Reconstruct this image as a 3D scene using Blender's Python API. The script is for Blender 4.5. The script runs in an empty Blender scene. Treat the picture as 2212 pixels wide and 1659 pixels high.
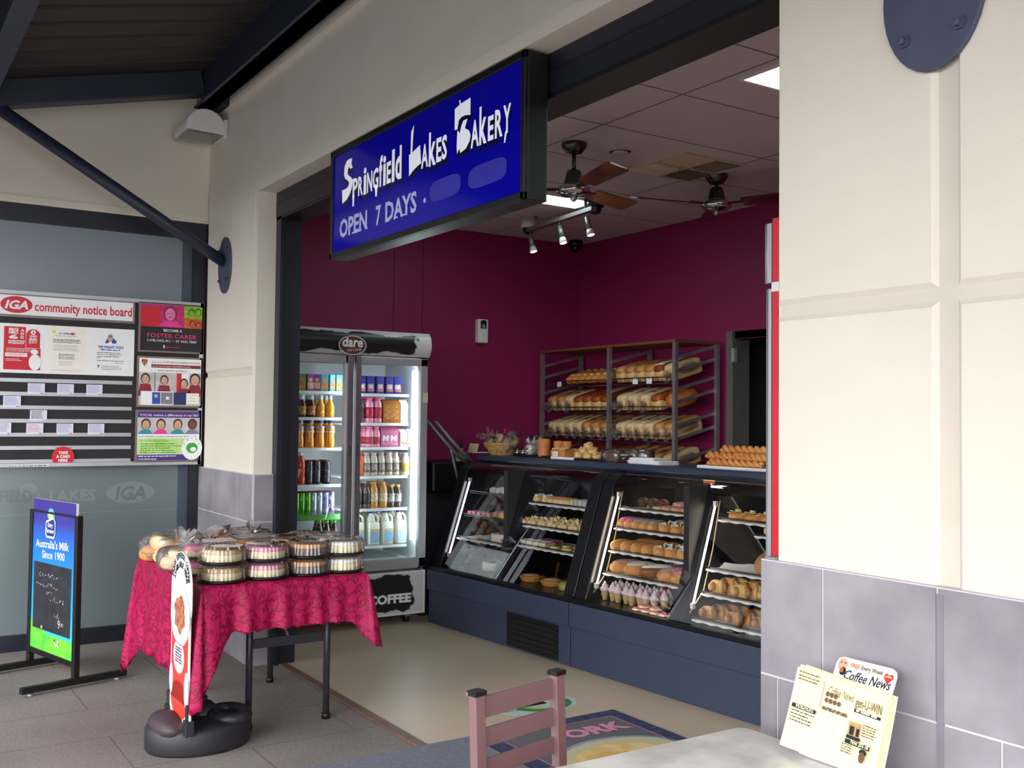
import bpy, math, random
from mathutils import Vector, Matrix
random.seed(7)
sc = bpy.context.scene
COL = sc.collection
# ---------------------------------------------------------------- camera (surveyed from the vanishing points)
W, H = 2212.0, 1659.0
CX, CY = W / 2, H / 2
VA = Vector((-324 - CX, 888.0 - CY)); VB = Vector((4450 - CX, 939.0 - CY))
FOC = math.sqrt(-VA.dot(VB))
aA = Vector((VA.x, VA.y, FOC)).normalized(); bA = Vector((VB.x, VB.y, FOC)).normalized()
WX = -aA; WY = bA; WZ = WX.cross(WY)
CAM = Vector((0, 0, 1.5))
def c2w(v): return Vector((WX.dot(v), WY.dot(v), WZ.dot(v)))
cam = bpy.data.objects.new('camera', bpy.data.cameras.new('camera')); COL.objects.link(cam)
r_, u_, b_ = c2w(Vector((1, 0, 0))), c2w(Vector((0, -1, 0))), c2w(Vector((0, 0, -1)))
cam.matrix_world = Matrix(((r_.x, u_.x, b_.x, 0), (r_.y, u_.y, b_.y, 0), (r_.z, u_.z, b_.z, 1.5), (0, 0, 0, 1)))
cam.data.sensor_width = 36; cam.data.lens = FOC / W * 36; cam.data.clip_start = .05
sc.camera = cam
# ---------------------------------------------------------------- light
wd = bpy.data.worlds.new('overcast'); sc.world = wd; wd.use_nodes = True
bg = wd.node_tree.nodes['Background']; bg.inputs[0].default_value = (.93, .97, 1.0, 1); bg.inputs[1].default_value = 4.2
sc.view_settings.view_transform = 'Standard'; sc.view_settings.look = 'None'
sc.view_settings.exposure = 0.28; sc.view_settings.gamma = 1; sc.view_settings.use_curve_mapping = False
sun = bpy.data.objects.new('sun', bpy.data.lights.new('sun', 'SUN')); COL.objects.link(sun)
sun.data.energy = 1.3; sun.data.angle = math.radians(45); sun.data.color = (1, .97, .92)
sun.rotation_euler = Vector((-.45, .85, -.33)).to_track_quat('-Z', 'Y').to_euler()
try:
    sc.cycles.transparent_max_bounces = 24; sc.cycles.max_bounces = 8; sc.cycles.sample_clamp_indirect = 4
except Exception: pass
# ---------------------------------------------------------------- survey helpers: where the sight line of a photo point meets a real plane
def ray(px, py): return c2w(Vector((px - CX, py - CY, FOC)))
def onP(px, py, p0, n):
    d = ray(px, py); return CAM + d * ((p0 - CAM).dot(n) / d.dot(n))
def onX(px, py, x): return onP(px, py, Vector((x, 0, 0)), Vector((1, 0, 0)))
def onY(px, py, y): return onP(px, py, Vector((0, y, 0)), Vector((0, 1, 0)))
def onZ(px, py, z): return onP(px, py, Vector((0, 0, z)), Vector((0, 0, 1)))
# ---------------------------------------------------------------- materials
def NT(name):
    m = bpy.data.materials.new(name); m.use_nodes = True; nt = m.node_tree
    return m, nt, nt.nodes['Principled BSDF']
def ramp(nt, src, stops):
    r = nt.nodes.new('ShaderNodeValToRGB'); e = r.color_ramp.elements
    while len(e) < len(stops): e.new(.5)
    for k, (p, c) in enumerate(stops): e[k].position = p; e[k].color = (*c, 1)
    nt.links.new(src, r.inputs[0]); return r.outputs[0]
def noise(nt, scale, detail=4, vec=None, tex='ShaderNodeTexNoise'):
    n = nt.nodes.new(tex); n.inputs['Scale'].default_value = scale
    if 'Detail' in n.inputs: n.inputs['Detail'].default_value = detail
    if vec is None:
        tc = nt.nodes.new('ShaderNodeTexCoord'); vec = tc.outputs['Object']
    nt.links.new(vec, n.inputs['Vector']); return n
MATS = {}
def mat(name, c, rough=.5, metal=0, var=.12, scale=12, bump=0, bscale=None, c2=None, coat=0, emit=None, es=0, sheen=0, spec=None, sub=0):
    """principled with procedural mottling: colour c drifting to c2 (or darker) through noise"""
    if name in MATS: return MATS[name]
    m, nt, b = NT(name); MATS[name] = m
    c2 = c2 or tuple(x * (1 - var) for x in c)
    n = noise(nt, scale)
    col = ramp(nt, n.outputs[0], [(.35, c2), (.65, c)])
    nt.links.new(col, b.inputs['Base Color'])
    b.inputs['Roughness'].default_value = rough; b.inputs['Metallic'].default_value = metal
    b.inputs['Coat Weight'].default_value = coat
    if spec is not None: b.inputs['Specular IOR Level'].default_value = spec
    if sheen: b.inputs['Sheen Weight'].default_value = sheen
    if sub: b.inputs['Subsurface Weight'].default_value = sub; b.inputs['Subsurface Radius'].default_value = (.01, .006, .003)
    if emit: b.inputs['Emission Color'].default_value = (*emit, 1); b.inputs['Emission Strength'].default_value = es
    if bump:
        n2 = noise(nt, bscale or scale * 4); bp = nt.nodes.new('ShaderNodeBump')
        bp.inputs['Strength'].default_value = bump; bp.inputs['Distance'].default_value = .004
        nt.links.new(n2.outputs[0], bp.inputs['Height']); nt.links.new(bp.outputs[0], b.inputs['Normal'])
    return m
def clear(name, tint=(1, 1, 1), rough=.03, refl=1.0, haze=0, hz=(1, 1, 1)):
    """thin clear sheet: transparent with a Fresnel mirror and a little surface haze"""
    if name in MATS: return MATS[name]
    m, nt, b = NT(name); MATS[name] = m
    tr = nt.nodes.new('ShaderNodeBsdfTransparent'); tr.inputs[0].default_value = (*tint, 1)
    gl = nt.nodes.new('ShaderNodeBsdfGlossy'); gl.inputs['Roughness'].default_value = rough
    fr = nt.nodes.new('ShaderNodeFresnel'); fr.inputs[0].default_value = 1.5
    mu = nt.nodes.new('ShaderNodeMath'); mu.operation = 'MULTIPLY'; mu.inputs[1].default_value = refl; mu.use_clamp = True
    nt.links.new(fr.outputs[0], mu.inputs[0])
    mx = nt.nodes.new('ShaderNodeMixShader'); nt.links.new(mu.outputs[0], mx.inputs[0])
    base = tr.outputs[0]
    if haze:
        df = nt.nodes.new('ShaderNodeBsdfDiffuse'); df.inputs[0].default_value = (*hz, 1)
        n = noise(nt, 9, 3); ms = nt.nodes.new('ShaderNodeMath'); ms.operation = 'MULTIPLY'; ms.inputs[1].default_value = haze * 2
        nt.links.new(n.outputs[0], ms.inputs[0])
        m2 = nt.nodes.new('ShaderNodeMixShader'); nt.links.new(ms.outputs[0], m2.inputs[0])
        nt.links.new(tr.outputs[0], m2.inputs[1]); nt.links.new(df.outputs[0], m2.inputs[2]); base = m2.outputs[0]
    nt.links.new(base, mx.inputs[1]); nt.links.new(gl.outputs[0], mx.inputs[2])
    nt.links.new(mx.outputs[0], nt.nodes['Material Output'].inputs[0]); nt.nodes.remove(b)
    return m
# ---------------------------------------------------------------- mesh builder
class MB:
    def __init__(s): s.v = []; s.f = []; s.m = []; s.sm = []; s.mats = []
    def mi(s, m):
        if m not in s.mats: s.mats.append(m)
        return s.mats.index(m)
    def add(s, vs, fs, m, smooth=False, M=None):
        o = len(s.v); k = s.mi(m)
        s.v += [tuple(M @ Vector(v)) if M is not None else tuple(v) for v in vs]
        for f in fs: s.f.append(tuple(i + o for i in f)); s.m.append(k); s.sm.append(smooth)
        return s
    def box(s, x0, y0, z0, x1, y1, z1, m, M=None):
        v = [(x, y, z) for z in (z0, z1) for y in (y0, y1) for x in (x0, x1)]
        return s.add(v, [(0, 2, 3, 1), (4, 5, 7, 6), (0, 1, 5, 4), (2, 6, 7, 3), (0, 4, 6, 2), (1, 3, 7, 5)], m, False, M)
    def cbox(s, c, d, m, M=None):
        return s.box(c[0] - d[0] / 2, c[1] - d[1] / 2, c[2] - d[2] / 2, c[0] + d[0] / 2, c[1] + d[1] / 2, c[2] + d[2] / 2, m, M)
    def frust(s, x0, z0, x1, z1, ch, yf, yb, m):
        """panel facing -Y whose edges are chamfered by ch"""
        v = [(x0, yb, z0), (x1, yb, z0), (x1, yb, z1), (x0, yb, z1), (x0 + ch, yf, z0 + ch), (x1 - ch, yf, z0 + ch), (x1 - ch, yf, z1 - ch), (x0 + ch, yf, z1 - ch)]
        return s.add(v, [(4, 5, 6, 7), (0, 1, 5, 4), (1, 2, 6, 5), (2, 3, 7, 6), (3, 0, 4, 7), (3, 2, 1, 0)], m)
    def prism(s, pts, z0, z1, m, M=None, smooth=False):
        n = len(pts); v = [(p[0], p[1], z0) for p in pts] + [(p[0], p[1], z1) for p in pts]
        s.add(v, [tuple(range(n - 1, -1, -1)), tuple(range(n, 2 * n))], m, False, M)
        o = len(s.v) - 2 * n; k = s.mi(m)
        for i in range(n):
            j = (i + 1) % n; s.f.append((o + i, o + j, o + n + j, o + n + i)); s.m.append(k); s.sm.append(smooth)
        return s
    def tube(s, pts, r, m, seg=8, M=None, closed=False, up=None, flat=1.0):
        pts = [Vector(p) for p in pts]; n = len(pts); rr = r if isinstance(r, (list, tuple)) else [r] * n
        vs = []; fs = []; prev = None
        for i, p in enumerate(pts):
            if closed: t = pts[(i + 1) % n] - pts[i - 1]
            else: t = pts[min(i + 1, n - 1)] - pts[max(i - 1, 0)]
            t = t.normalized() if t.length > 1e-9 else Vector((0, 0, 1))
            if prev is None:
                a = Vector((0, 0, 1)) if abs(t.z) < .9 else Vector((1, 0, 0)); prev = (a - t * a.dot(t)).normalized()
            else:
                q = prev - t * prev.dot(t); prev = q.normalized() if q.length > 1e-6 else prev
            w = t.cross(prev)
            for k in range(seg):
                a = 2 * math.pi * (k + .5) / seg
                vs.append(p + prev * (math.cos(a) * rr[i] * flat) + w * (math.sin(a) * rr[i]))
        for i in range(n if closed else n - 1):
            j = (i + 1) % n
            for k in range(seg):
                l = (k + 1) % seg; fs.append((i * seg + k, i * seg + l, j * seg + l, j * seg + k))
        if not closed: fs += [tuple(range(seg - 1, -1, -1)), tuple(range((n - 1) * seg, n * seg))]
        return s.add(vs, fs, m, seg > 4, M)
    def bar(s, p, q, w, h, m, M=None):
        """rectangular bar p-q, w sideways, h upward"""
        p = Vector(p); q = Vector(q); t = (q - p).normalized(); up = Vector((0, 0, 1)) if abs(t.z) < .95 else Vector((0, 1, 0))
        sd = t.cross(up).normalized(); up = sd.cross(t)
        v = [b + sd * (a * w / 2) + up * (c * h / 2) for b in (p, q) for a, c in ((-1, -1), (1, -1), (1, 1), (-1, 1))]
        return s.add(v, [(0, 1, 2, 3), (7, 6, 5, 4), (0, 4, 5, 1), (1, 5, 6, 2), (2, 6, 7, 3), (3, 7, 4, 0)], m, False, M)
    def lathe(s, prof, m, seg=16, M=None, smooth=True, rib=0, ribn=0):
        vs = []; fs = []; n = len(prof)
        for i, (r, z) in enumerate(prof):
            for k in range(seg):
                a = 2 * math.pi * k / seg; q = r * (1 + (rib if k % 2 else 0))
                vs.append((q * math.cos(a), q * math.sin(a), z))
        for i in range(n - 1):
            for k in range(seg):
                l = (k + 1) % seg; fs.append((i * seg + k, i * seg + l, (i + 1) * seg + l, (i + 1) * seg + k))
        if prof[0][0] > 1e-5: fs.append(tuple(range(seg - 1, -1, -1)))
        if prof[-1][0] > 1e-5: fs.append(tuple(range((n - 1) * seg, n * seg)))
        return s.add(vs, fs, m, smooth, M)
    def blob(s, c, r, m, e1=1.0, e2=1.0, nu=14, nv=8, M=None, bot=None, jit=0):
        """superellipsoid; bot clips the underside flat at that fraction of rz"""
        vs = []; fs = []
        P = lambda x, e: math.copysign(abs(x) ** e, x)
        for i in range(nv + 1):
            t = -math.pi / 2 + math.pi * i / nv
            for k in range(nu):
                a = 2 * math.pi * k / nu; j = 1 + (random.uniform(-jit, jit) if jit else 0)
                x = P(math.cos(t), e1) * P(math.cos(a), e2) * r[0] * j; y = P(math.cos(t), e1) * P(math.sin(a), e2) * r[1] * j
                z = P(math.sin(t), e1) * r[2] * j
                if bot is not None: z = max(z, -r[2] * bot)
                vs.append((c[0] + x, c[1] + y, c[2] + z))
        for i in range(nv):
            for k in range(nu):
                l = (k + 1) % nu; fs.append((i * nu + k, i * nu + l, (i + 1) * nu + l, (i + 1) * nu + k))
        return s.add(vs, fs, m, True, M)
    def build(s, name, parent=None, bev=0, sub=0, loc=None, rot=None):
        me = bpy.data.meshes.new(name); me.from_pydata(s.v, [], s.f)
        for m in s.mats: me.materials.append(m)
        me.polygons.foreach_set('material_index', s.m); me.polygons.foreach_set('use_smooth', s.sm); me.update()
        o = bpy.data.objects.new(name, me); COL.objects.link(o)
        if parent: o.parent = parent
        if loc is not None: o.location = loc
        if rot is not None: o.rotation_euler = rot
        if bev:
            b = o.modifiers.new('bevel', 'BEVEL'); b.width = bev; b.segments = 2; b.limit_method = 'ANGLE'
        if sub:
            b = o.modifiers.new('smooth', 'SUBSURF'); b.levels = sub; b.render_levels = sub
        return o
def T(x=0, y=0, z=0): return Matrix.Translation((x, y, z))
def RZ(a): return Matrix.Rotation(math.radians(a), 4, 'Z')
def RX(a): return Matrix.Rotation(math.radians(a), 4, 'X')
def RY(a): return Matrix.Rotation(math.radians(a), 4, 'Y')
def tag(o, label=None, cat=None, group=None, kind=None):
    if label: o['label'] = label
    if cat: o['category'] = cat
    if group: o['group'] = group
    if kind: o['kind'] = kind
    return o
def thing(name, label, cat, loc=(0, 0, 0), rz=0, group=None):
    o = bpy.data.objects.new(name, None); COL.objects.link(o); o.location = loc; o.rotation_euler = (0, 0, math.radians(rz)); o.empty_display_size = .05
    return tag(o, label, cat, group)
def struct(mb, name, bev=0): return tag(mb.build(name, bev=bev), kind='structure')
KIDS = {}
def copy_tree(o, parent=None):
    c = o.copy(); COL.objects.link(c)
    if parent: c.parent = parent
    for ch in list(o.children): copy_tree(ch, c)
    return c
class Kind:
    """one prototype, placed first as itself and afterwards as copies of the thing and of each of its parts"""
    def __init__(s, make): s.make = make; s.o = None
    def put(s, loc, rot=(0, 0, 0), scale=1, label=None, group=None, cat=None):
        if s.o is None: s.o = o = s.make()
        else: o = copy_tree(s.o)
        o.location = loc; o.rotation_euler = [math.radians(a) for a in rot]
        o.scale = (scale,) * 3 if not isinstance(scale, (tuple, list)) else scale
        tag(o, label, cat, group); return o
# ---------------------------------------------------------------- lettering (built-in font, turned into mesh)
_tc = {}
def glyphs(txt, bold=0, shear=0):
    key = (txt, bold, shear)
    if key not in _tc:
        cu = bpy.data.curves.new('lettering', 'FONT'); cu.body = txt; cu.size = 1; cu.offset = bold; cu.shear = shear; cu.resolution_u = 2; cu.fill_mode = 'FRONT'
        ob = bpy.data.objects.new('lettering', cu); COL.objects.link(ob)
        me = bpy.data.meshes.new_from_object(ob.evaluated_get(bpy.context.evaluated_depsgraph_get()))
        _tc[key] = ([tuple(v.co) for v in me.vertices], [tuple(p.vertices) for p in me.polygons])
        bpy.data.objects.remove(ob); bpy.data.curves.remove(cu); bpy.data.meshes.remove(me)
    return _tc[key]
class Flat:
    """drawing on a real flat face: origin o, unit u to the right, unit v up; layers stand off the face by fractions of a millimetre"""
    def __init__(s, mb, o, u, v, lift=.0005):
        s.mb = mb; s.o = Vector(o); s.u = Vector(u).normalized(); s.v = Vector(v).normalized(); s.n = s.u.cross(s.v); s.l = lift
    def p(s, x, y, k): return s.o + s.u * x + s.v * y + s.n * (s.l * k)
    def poly(s, pts, m, k=1): s.mb.add([s.p(x, y, k) for x, y in pts], [tuple(range(len(pts)))], m); return s
    def rect(s, x0, y0, x1, y1, m, k=1): return s.poly([(x0, y0), (x1, y0), (x1, y1), (x0, y1)], m, k)
    def ell(s, cx, cy, rx, ry, m, k=1, n=28, a0=0, a1=360): return s.poly([(cx + rx * math.cos(math.radians(a0 + (a1 - a0) * i / n)), cy + ry * math.sin(math.radians(a0 + (a1 - a0) * i / n))) for i in range(n)], m, k)
    def ring(s, cx, cy, r0, r1, m, k=1, n=28, ky=1):
        vs = []; fs = []
        for i in range(n):
            a = 2 * math.pi * i / n
            for r in (r0, r1): vs.append(s.p(cx + r * math.cos(a), cy + r * math.sin(a) * ky, k))
            j = (i + 1) % n; fs.append((2 * i, 2 * i + 1, 2 * j + 1, 2 * j))
        s.mb.add(vs, fs, m); return s
    def text(s, txt, x, y, h, m, k=2, w=None, al='l', bold=0, shear=0, rot=0):
        """cap height h; w squeezes or stretches to that width"""
        vs, fs = glyphs(txt, bold, shear)
        if not vs: return s
        x0 = min(v[0] for v in vs); x1 = max(v[0] for v in vs); sy = h / .729; sx = w / (x1 - x0) if w else sy
        ww = (x1 - x0) * sx; dx = x - {'l': 0, 'c': ww / 2, 'r': ww}[al]; ca, sa = math.cos(math.radians(rot)), math.sin(math.radians(rot))
        out = []
        for v in vs:
            a = (v[0] - x0) * sx + dx - x; b = v[1] * sy
            out.append(s.p(x + a * ca - b * sa, y + a * sa + b * ca, k))
        s.mb.add(out, fs, m); return s
    def arc(s, txt, cx, cy, r, a0, a1, h, m, k=2, ky=1, w=None, bold=0):
        n = len(txt)
        for i, ch in enumerate(txt):
            if ch == ' ': continue
            a = a0 + (a1 - a0) * i / max(n - 1, 1); ra = math.radians(a)
            s.text(ch, cx + r * math.cos(ra), cy + r * ky * math.sin(ra), h, m, k, w=w, al='c', rot=a - 90, bold=bold)
        return s
    def lines(s, x0, x1, ys, h, m, k=2, rag=.25):
        """small print too fine to read: broken strokes"""
        for y in ys:
            x = x0; e = x1 - random.uniform(0, rag) * (x1 - x0)
            while x < e:
                l = min(random.uniform(1.5, 5) * h, e - x); s.rect(x, y, x + l, y + h * random.uniform(.7, 1), m, k); x += l + h * .8
        return s
def S(r, g, b):
    f = lambda c: (c / 255 / 12.92) if c <= 10 else ((c / 255 + .055) / 1.055) ** 2.4
    return (f(r), f(g), f(b))
PI = math.pi
white = mat('white paint', S(232, 230, 228), .5, var=.05)
black = mat('black plastic', S(15, 15, 17), .4, var=.2)
navy = mat('navy powder coat', S(40, 44, 66), .45, var=.1)
darknavy = mat('dark navy frame', S(24, 26, 40), .4, var=.1)
steel = mat('brushed metal', S(176, 177, 182), .32, 1, var=.1, scale=30)
alu = mat('satin aluminium', S(186, 186, 190), .4, .6, var=.06)
chrome = mat('chrome', S(205, 205, 210), .12, 1, var=.05)
paper = mat('white paper', S(238, 238, 240), .7, var=.03)
grey = mat('grey plastic', S(150, 150, 155), .5, var=.08)
ink = mat('black ink', S(28, 28, 34), .7, var=.1)
red = mat('red print', S(205, 30, 45), .5, var=.06)
plaster = mat('cream render', S(221, 212, 199), .85, var=.04, scale=3, bump=.25, bscale=160)
groove = mat('cream render groove', S(208, 199, 187), .85, var=.05, scale=6, bump=.2, bscale=90)
magenta = mat('magenta wall paint', S(142, 22, 84), .55, var=.06, scale=2)
# ---- tiles
def tile_mat():
    m, nt, b = NT('grey stone tile'); n = noise(nt, 3.2, 8); n2 = noise(nt, 18, 4)
    c = ramp(nt, n.outputs[0], [(.3, S(126, 121, 130)), (.5, S(146, 141, 149)), (.72, S(166, 160, 168))])
    mx = nt.nodes.new('ShaderNodeMixRGB'); mx.blend_type = 'MULTIPLY'; mx.inputs[0].default_value = .25
    nt.links.new(c, mx.inputs[1]); nt.links.new(ramp(nt, n2.outputs[0], [(.3, (.6, .6, .62)), (.7, (1, 1, 1))]), mx.inputs[2])
    nt.links.new(mx.outputs[0], b.inputs['Base Color']); b.inputs['Roughness'].default_value = .42; return m
tile = tile_mat(); grout = mat('pale grout', S(206, 200, 204), .8, var=.06); joint = mat('grey movement joint', S(128, 125, 135), .7)
# ---- ground
def paver_mat():
    m, nt, b = NT('concrete pavers'); tc = nt.nodes.new('ShaderNodeTexCoord')
    n = noise(nt, 1.1, 6, tc.outputs['Object']); n2 = noise(nt, 60, 5, tc.outputs['Object'])
    c = ramp(nt, n.outputs[0], [(.3, S(124, 115, 111)), (.5, S(141, 131, 126)), (.7, S(154, 144, 137))])
    mx = nt.nodes.new('ShaderNodeMixRGB'); mx.blend_type = 'MULTIPLY'; mx.inputs[0].default_value = .55
    nt.links.new(c, mx.inputs[1]); nt.links.new(ramp(nt, n2.outputs[0], [(.35, (.62, .61, .6)), (.6, (1, 1, 1))]), mx.inputs[2])
    mp = nt.nodes.new('ShaderNodeMapping'); mp.inputs['Rotation'].default_value = (0, 0, -PI / 2); mp.inputs['Location'].default_value = (-1.05, -.0, 0)
    nt.links.new(tc.outputs['Object'], mp.inputs[0])
    br = nt.nodes.new('ShaderNodeTexBrick'); br.inputs['Scale'].default_value = 1; br.inputs['Brick Width'].default_value = 1.02; br.inputs['Row Height'].default_value = .5
    br.inputs['Mortar Size'].default_value = .0035; br.inputs['Mortar Smooth'].default_value = .3; br.offset = .5
    nt.links.new(mp.outputs[0], br.inputs['Vector'])
    m2 = nt.nodes.new('ShaderNodeMixRGB'); m2.blend_type = 'MIX'; m2.inputs[2].default_value = (*S(84, 74, 72), 1)
    fd = nt.nodes.new('ShaderNodeMath'); fd.operation = 'MULTIPLY'; fd.inputs[1].default_value = .75; nt.links.new(br.outputs['Fac'], fd.inputs[0])
    nt.links.new(fd.outputs[0], m2.inputs[0]); nt.links.new(mx.outputs[0], m2.inputs[1]); nt.links.new(m2.outputs[0], b.inputs['Base Color'])
    b.inputs['Roughness'].default_value = .8
    bp = nt.nodes.new('ShaderNodeBump'); bp.inputs['Strength'].default_value = .25; bp.inputs['Distance'].default_value = .003
    nt.links.new(n2.outputs[0], bp.inputs['Height']); nt.links.new(bp.outputs[0], b.inputs['Normal']); return m
struct(MB().box(-11, -3.4, -.12, 8, 2.2, 0, paver_mat()), 'floor_pavement')
struct(MB().box(-60, -70, -.3, 60, -3.4, -.02, mat('asphalt', S(84, 83, 83), .9, var=.15, scale=2)), 'ground_outside')
struct(MB().box(-7.3, 2.2, -.12, 3, 5.6, .006, mat('beige vinyl floor', S(204, 182, 160), .42, var=.08, scale=1.5, bump=.05, bscale=40)), 'floor_shop')
struct(MB().box(-5.98, 2.195, 0, -1.86, 2.245, .012, mat('brown threshold strip', S(120, 88, 76), .5, var=.25, scale=8)), 'trim_1', bev=.003)
# ---- front wall: core, chamfered render panels with grooves between them, edge bead, soffit
YF = 2.05
w = MB()
w.box(-7.0, YF + .012, 0, -5.99, 2.19, 2.87, groove); w.box(-1.85, YF + .012, 0, 3, 2.30, 2.87, groove); w.box(-7.0, YF + .001, 2.87, 3, 2.36, 4.6, plaster)
ch = .013
for x0, x1 in ((-7.0, -6.03),):
    w.frust(x0 - .02, 1.05, x1, 1.76, ch, YF, YF + .012, plaster); w.frust(x0 - .02, 1.787, x1, 2.95, ch, YF, YF + .012, plaster)
w.box(-6.03, YF, 1.05, -5.98, 2.19, 2.875, plaster)
for x0, x1 in ((-1.86, -1.385), (-1.337, 3.0)):
    w.frust(x0, 1.05, x1, 1.775, ch, YF, YF + .012, plaster); w.frust(x0, 1.806, x1, 2.95, ch, YF, YF + .012, plaster)
w.box(-1.86, YF + .013, 0, -1.84, 2.30, 2.87, plaster)
w.box(-5.98, YF - .004, 2.868, -1.8, YF + .02, 2.93, plaster)
w.box(-7.0, YF - .03, 3.52, 3, YF + .02, 3.58, plaster)
struct(w, 'wall_front')
# ---- tile dado on both piers
t = MB(); YT = 2.03
def tiles(x0, x1, z0, z1, joints, rows, y):
    t.box(x0, y + .003, z0, x1, y + .03, z1, grout)
    zs = [z0] + rows + [z1]
    for a in range(len(zs) - 1):
        xs = [x0] + joints[a % len(joints)] + [x1]
        for b in range(len(xs) - 1): t.box(xs[b] + .003, y, zs[a] + .003, xs[b + 1] - .003, y + .02, zs[a + 1] - .003, tile)
ja = [-6.773, -6.484, -6.171]; jb = [-6.915, -6.617, -6.325, -6.03]
tiles(-7.06, -5.955, 0, 1.143, [jb, ja], [.285, .57, .857], YT)
ka = [-1.689, -1.373, -1.06, -.75, -.44, -.13, .18, .5]; kb = [-1.835, -1.53, -1.224, -.91, -.6, -.29, .02, .33]
tiles(-1.893, .8, 0, 1.135, [kb, ka], [.25, .54, .836], YT)
t.box(-1.3735, YT - .0015, 0, -1.3565, YT + .02, 1.12, joint)
for z0, z1 in ((0, .285), (.285, .57), (.57, .857), (.857, 1.143)):           # returns into the opening
    t.box(-5.985, YT + .018, z0 + .003, -5.953, 2.205, z1 - .003, tile); t.box(-1.893, YT + .018, z0 + .003, -1.86, 2.3, z1 - .003, tile)
t.box(-5.985, YT + .02, 0, -5.956, 2.208, 1.143, grout); t.box(-1.89, YT + .02, 0, -1.862, 2.302, 1.135, grout)
struct(t, 'trim_2')
# ---- roller shutter header and jamb
hd = thing('roller_shutter', 'dark navy roller shutter box and guide rail inside the shop opening', 'shutter', (-3.9, 2.2, 0))
def lb(o): return T(-o.location.x, -o.location.y, -o.location.z)
m = MB().box(-5.98, 2.162, 2.715, -1.87, 2.36, 2.882, darknavy, lb(hd)); m.box(-5.98, 2.165, 2.70, -1.87, 2.20, 2.716, black, lb(hd)).box(-5.98, 2.160, 2.80, -1.87, 2.163, 2.806, black, lb(hd)); m.build('housing', hd)
m = MB().box(-6.0, 2.165, 0.0, -5.90, 2.30, 2.72, darknavy, lb(hd)); m.box(-5.90, 2.19, 0, -5.885, 2.23, 2.71, black, lb(hd)); m.build('guide_rail', hd)
m = MB().box(-1.885, 2.305, 0.0, -1.82, 2.40, 2.72, darknavy, lb(hd)); m.build('guide_rail', hd)
# ---- shop interior
struct(MB().box(-7.4, 2.0, 0, -7.25, 5.6, 3.2, magenta).box(-7.252, 3.60, 0, -7.246, 3.606, 3.06, mat('dark magenta joint', S(90, 12, 58), .6)).box(-7.252, 3.86, 0, -7.246, 3.866, 3.06, MATS['dark magenta joint']), 'wall_left')
b = MB().box(-7.4, 5.45, 0, -5.40, 5.6, 3.2, magenta).box(-5.40, 5.45, 2.10, -4.3, 5.6, 3.2, magenta).box(-4.3, 5.45, 0, 3, 5.6, 3.2, magenta)
struct(b, 'wall_back')
struct(MB().box(1.2, 2.3, 0, 1.35, 5.6, 3.2, magenta), 'wall_right')
d = tag(MB().box(-5.40, 5.42, 0, -5.335, 5.6, 2.16, mat('grey door frame', S(104, 98, 98), .5)).box(-4.37, 5.42, 0, -4.30, 5.6, 2.16, MATS['grey door frame']).box(-5.40, 5.45, 2.10, -4.3, 5.58, 2.16, MATS['grey door frame']).build('door_1', bev=.003), kind='structure')
MB().box(-5.335, 5.41, 1.93, -5.305, 5.44, 2.03, grey).build('hinge', d)
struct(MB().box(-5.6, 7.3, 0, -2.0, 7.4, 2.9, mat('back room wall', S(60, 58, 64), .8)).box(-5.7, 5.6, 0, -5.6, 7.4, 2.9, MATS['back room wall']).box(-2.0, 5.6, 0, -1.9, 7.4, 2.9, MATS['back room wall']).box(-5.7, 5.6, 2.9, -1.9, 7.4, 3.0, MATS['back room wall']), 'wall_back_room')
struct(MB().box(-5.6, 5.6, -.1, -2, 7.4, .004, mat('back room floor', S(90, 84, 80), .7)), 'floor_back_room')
def ceil_mat():
    m, nt, b = NT('ceiling tiles'); tc = nt.nodes.new('ShaderNodeTexCoord'); mp = nt.nodes.new('ShaderNodeMapping')
    mp.inputs['Location'].default_value = (3.58, -3.30, 0); nt.links.new(tc.outputs['Object'], mp.inputs[0])
    br = nt.nodes.new('ShaderNodeTexBrick'); br.offset = 0; br.inputs['Scale'].default_value = 1; br.inputs['Brick Width'].default_value = .61; br.inputs['Row Height'].default_value = 1.2
    br.inputs['Mortar Size'].default_value = .007; br.inputs['Mortar Smooth'].default_value = .2
    for k, c in ((1, S(206, 194, 194)), (2, S(200, 188, 189)), (3, S(128, 108, 112))): br.inputs[k].default_value = (*c, 1)
    nt.links.new(mp.outputs[0], br.inputs['Vector']); nt.links.new(br.outputs['Color'], b.inputs['Base Color']); b.inputs['Roughness'].default_value = .9
    return m
struct(MB().box(-7.3, 2.3, 3.06, 1.3, 5.5, 3.16, ceil_mat()), 'ceiling')
# ---- side wall with the big frosted window (returns toward the street at the far end)
XS = -7.10
struct(MB().box(-7.4, -6, 2.83, -7.04, 2.2, 4.6, plaster).box(-7.04, -6, 2.845, -7.03, 2.06, 2.875, plaster), 'wall_side')
frost = mat('frosted window film', S(112, 124, 128), .22, var=.07, scale=1.3, spec=.7)
frost2 = mat('frosted window film upper', S(128, 138, 150), .25, var=.06, scale=1.3, spec=.7)
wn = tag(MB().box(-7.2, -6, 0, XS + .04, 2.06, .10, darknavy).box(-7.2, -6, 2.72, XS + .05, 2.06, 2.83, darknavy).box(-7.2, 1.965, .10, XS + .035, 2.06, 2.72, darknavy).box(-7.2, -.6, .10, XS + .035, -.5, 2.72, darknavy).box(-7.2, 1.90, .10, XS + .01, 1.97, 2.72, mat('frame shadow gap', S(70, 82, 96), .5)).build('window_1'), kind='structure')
MB().box(-7.15, -6, .10, XS, 1.91, 1.2, frost).build('lower_pane', wn)
MB().box(-7.15, -6, 1.2, XS, 1.91, 2.72, frost2).build('upper_pane', wn)
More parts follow.
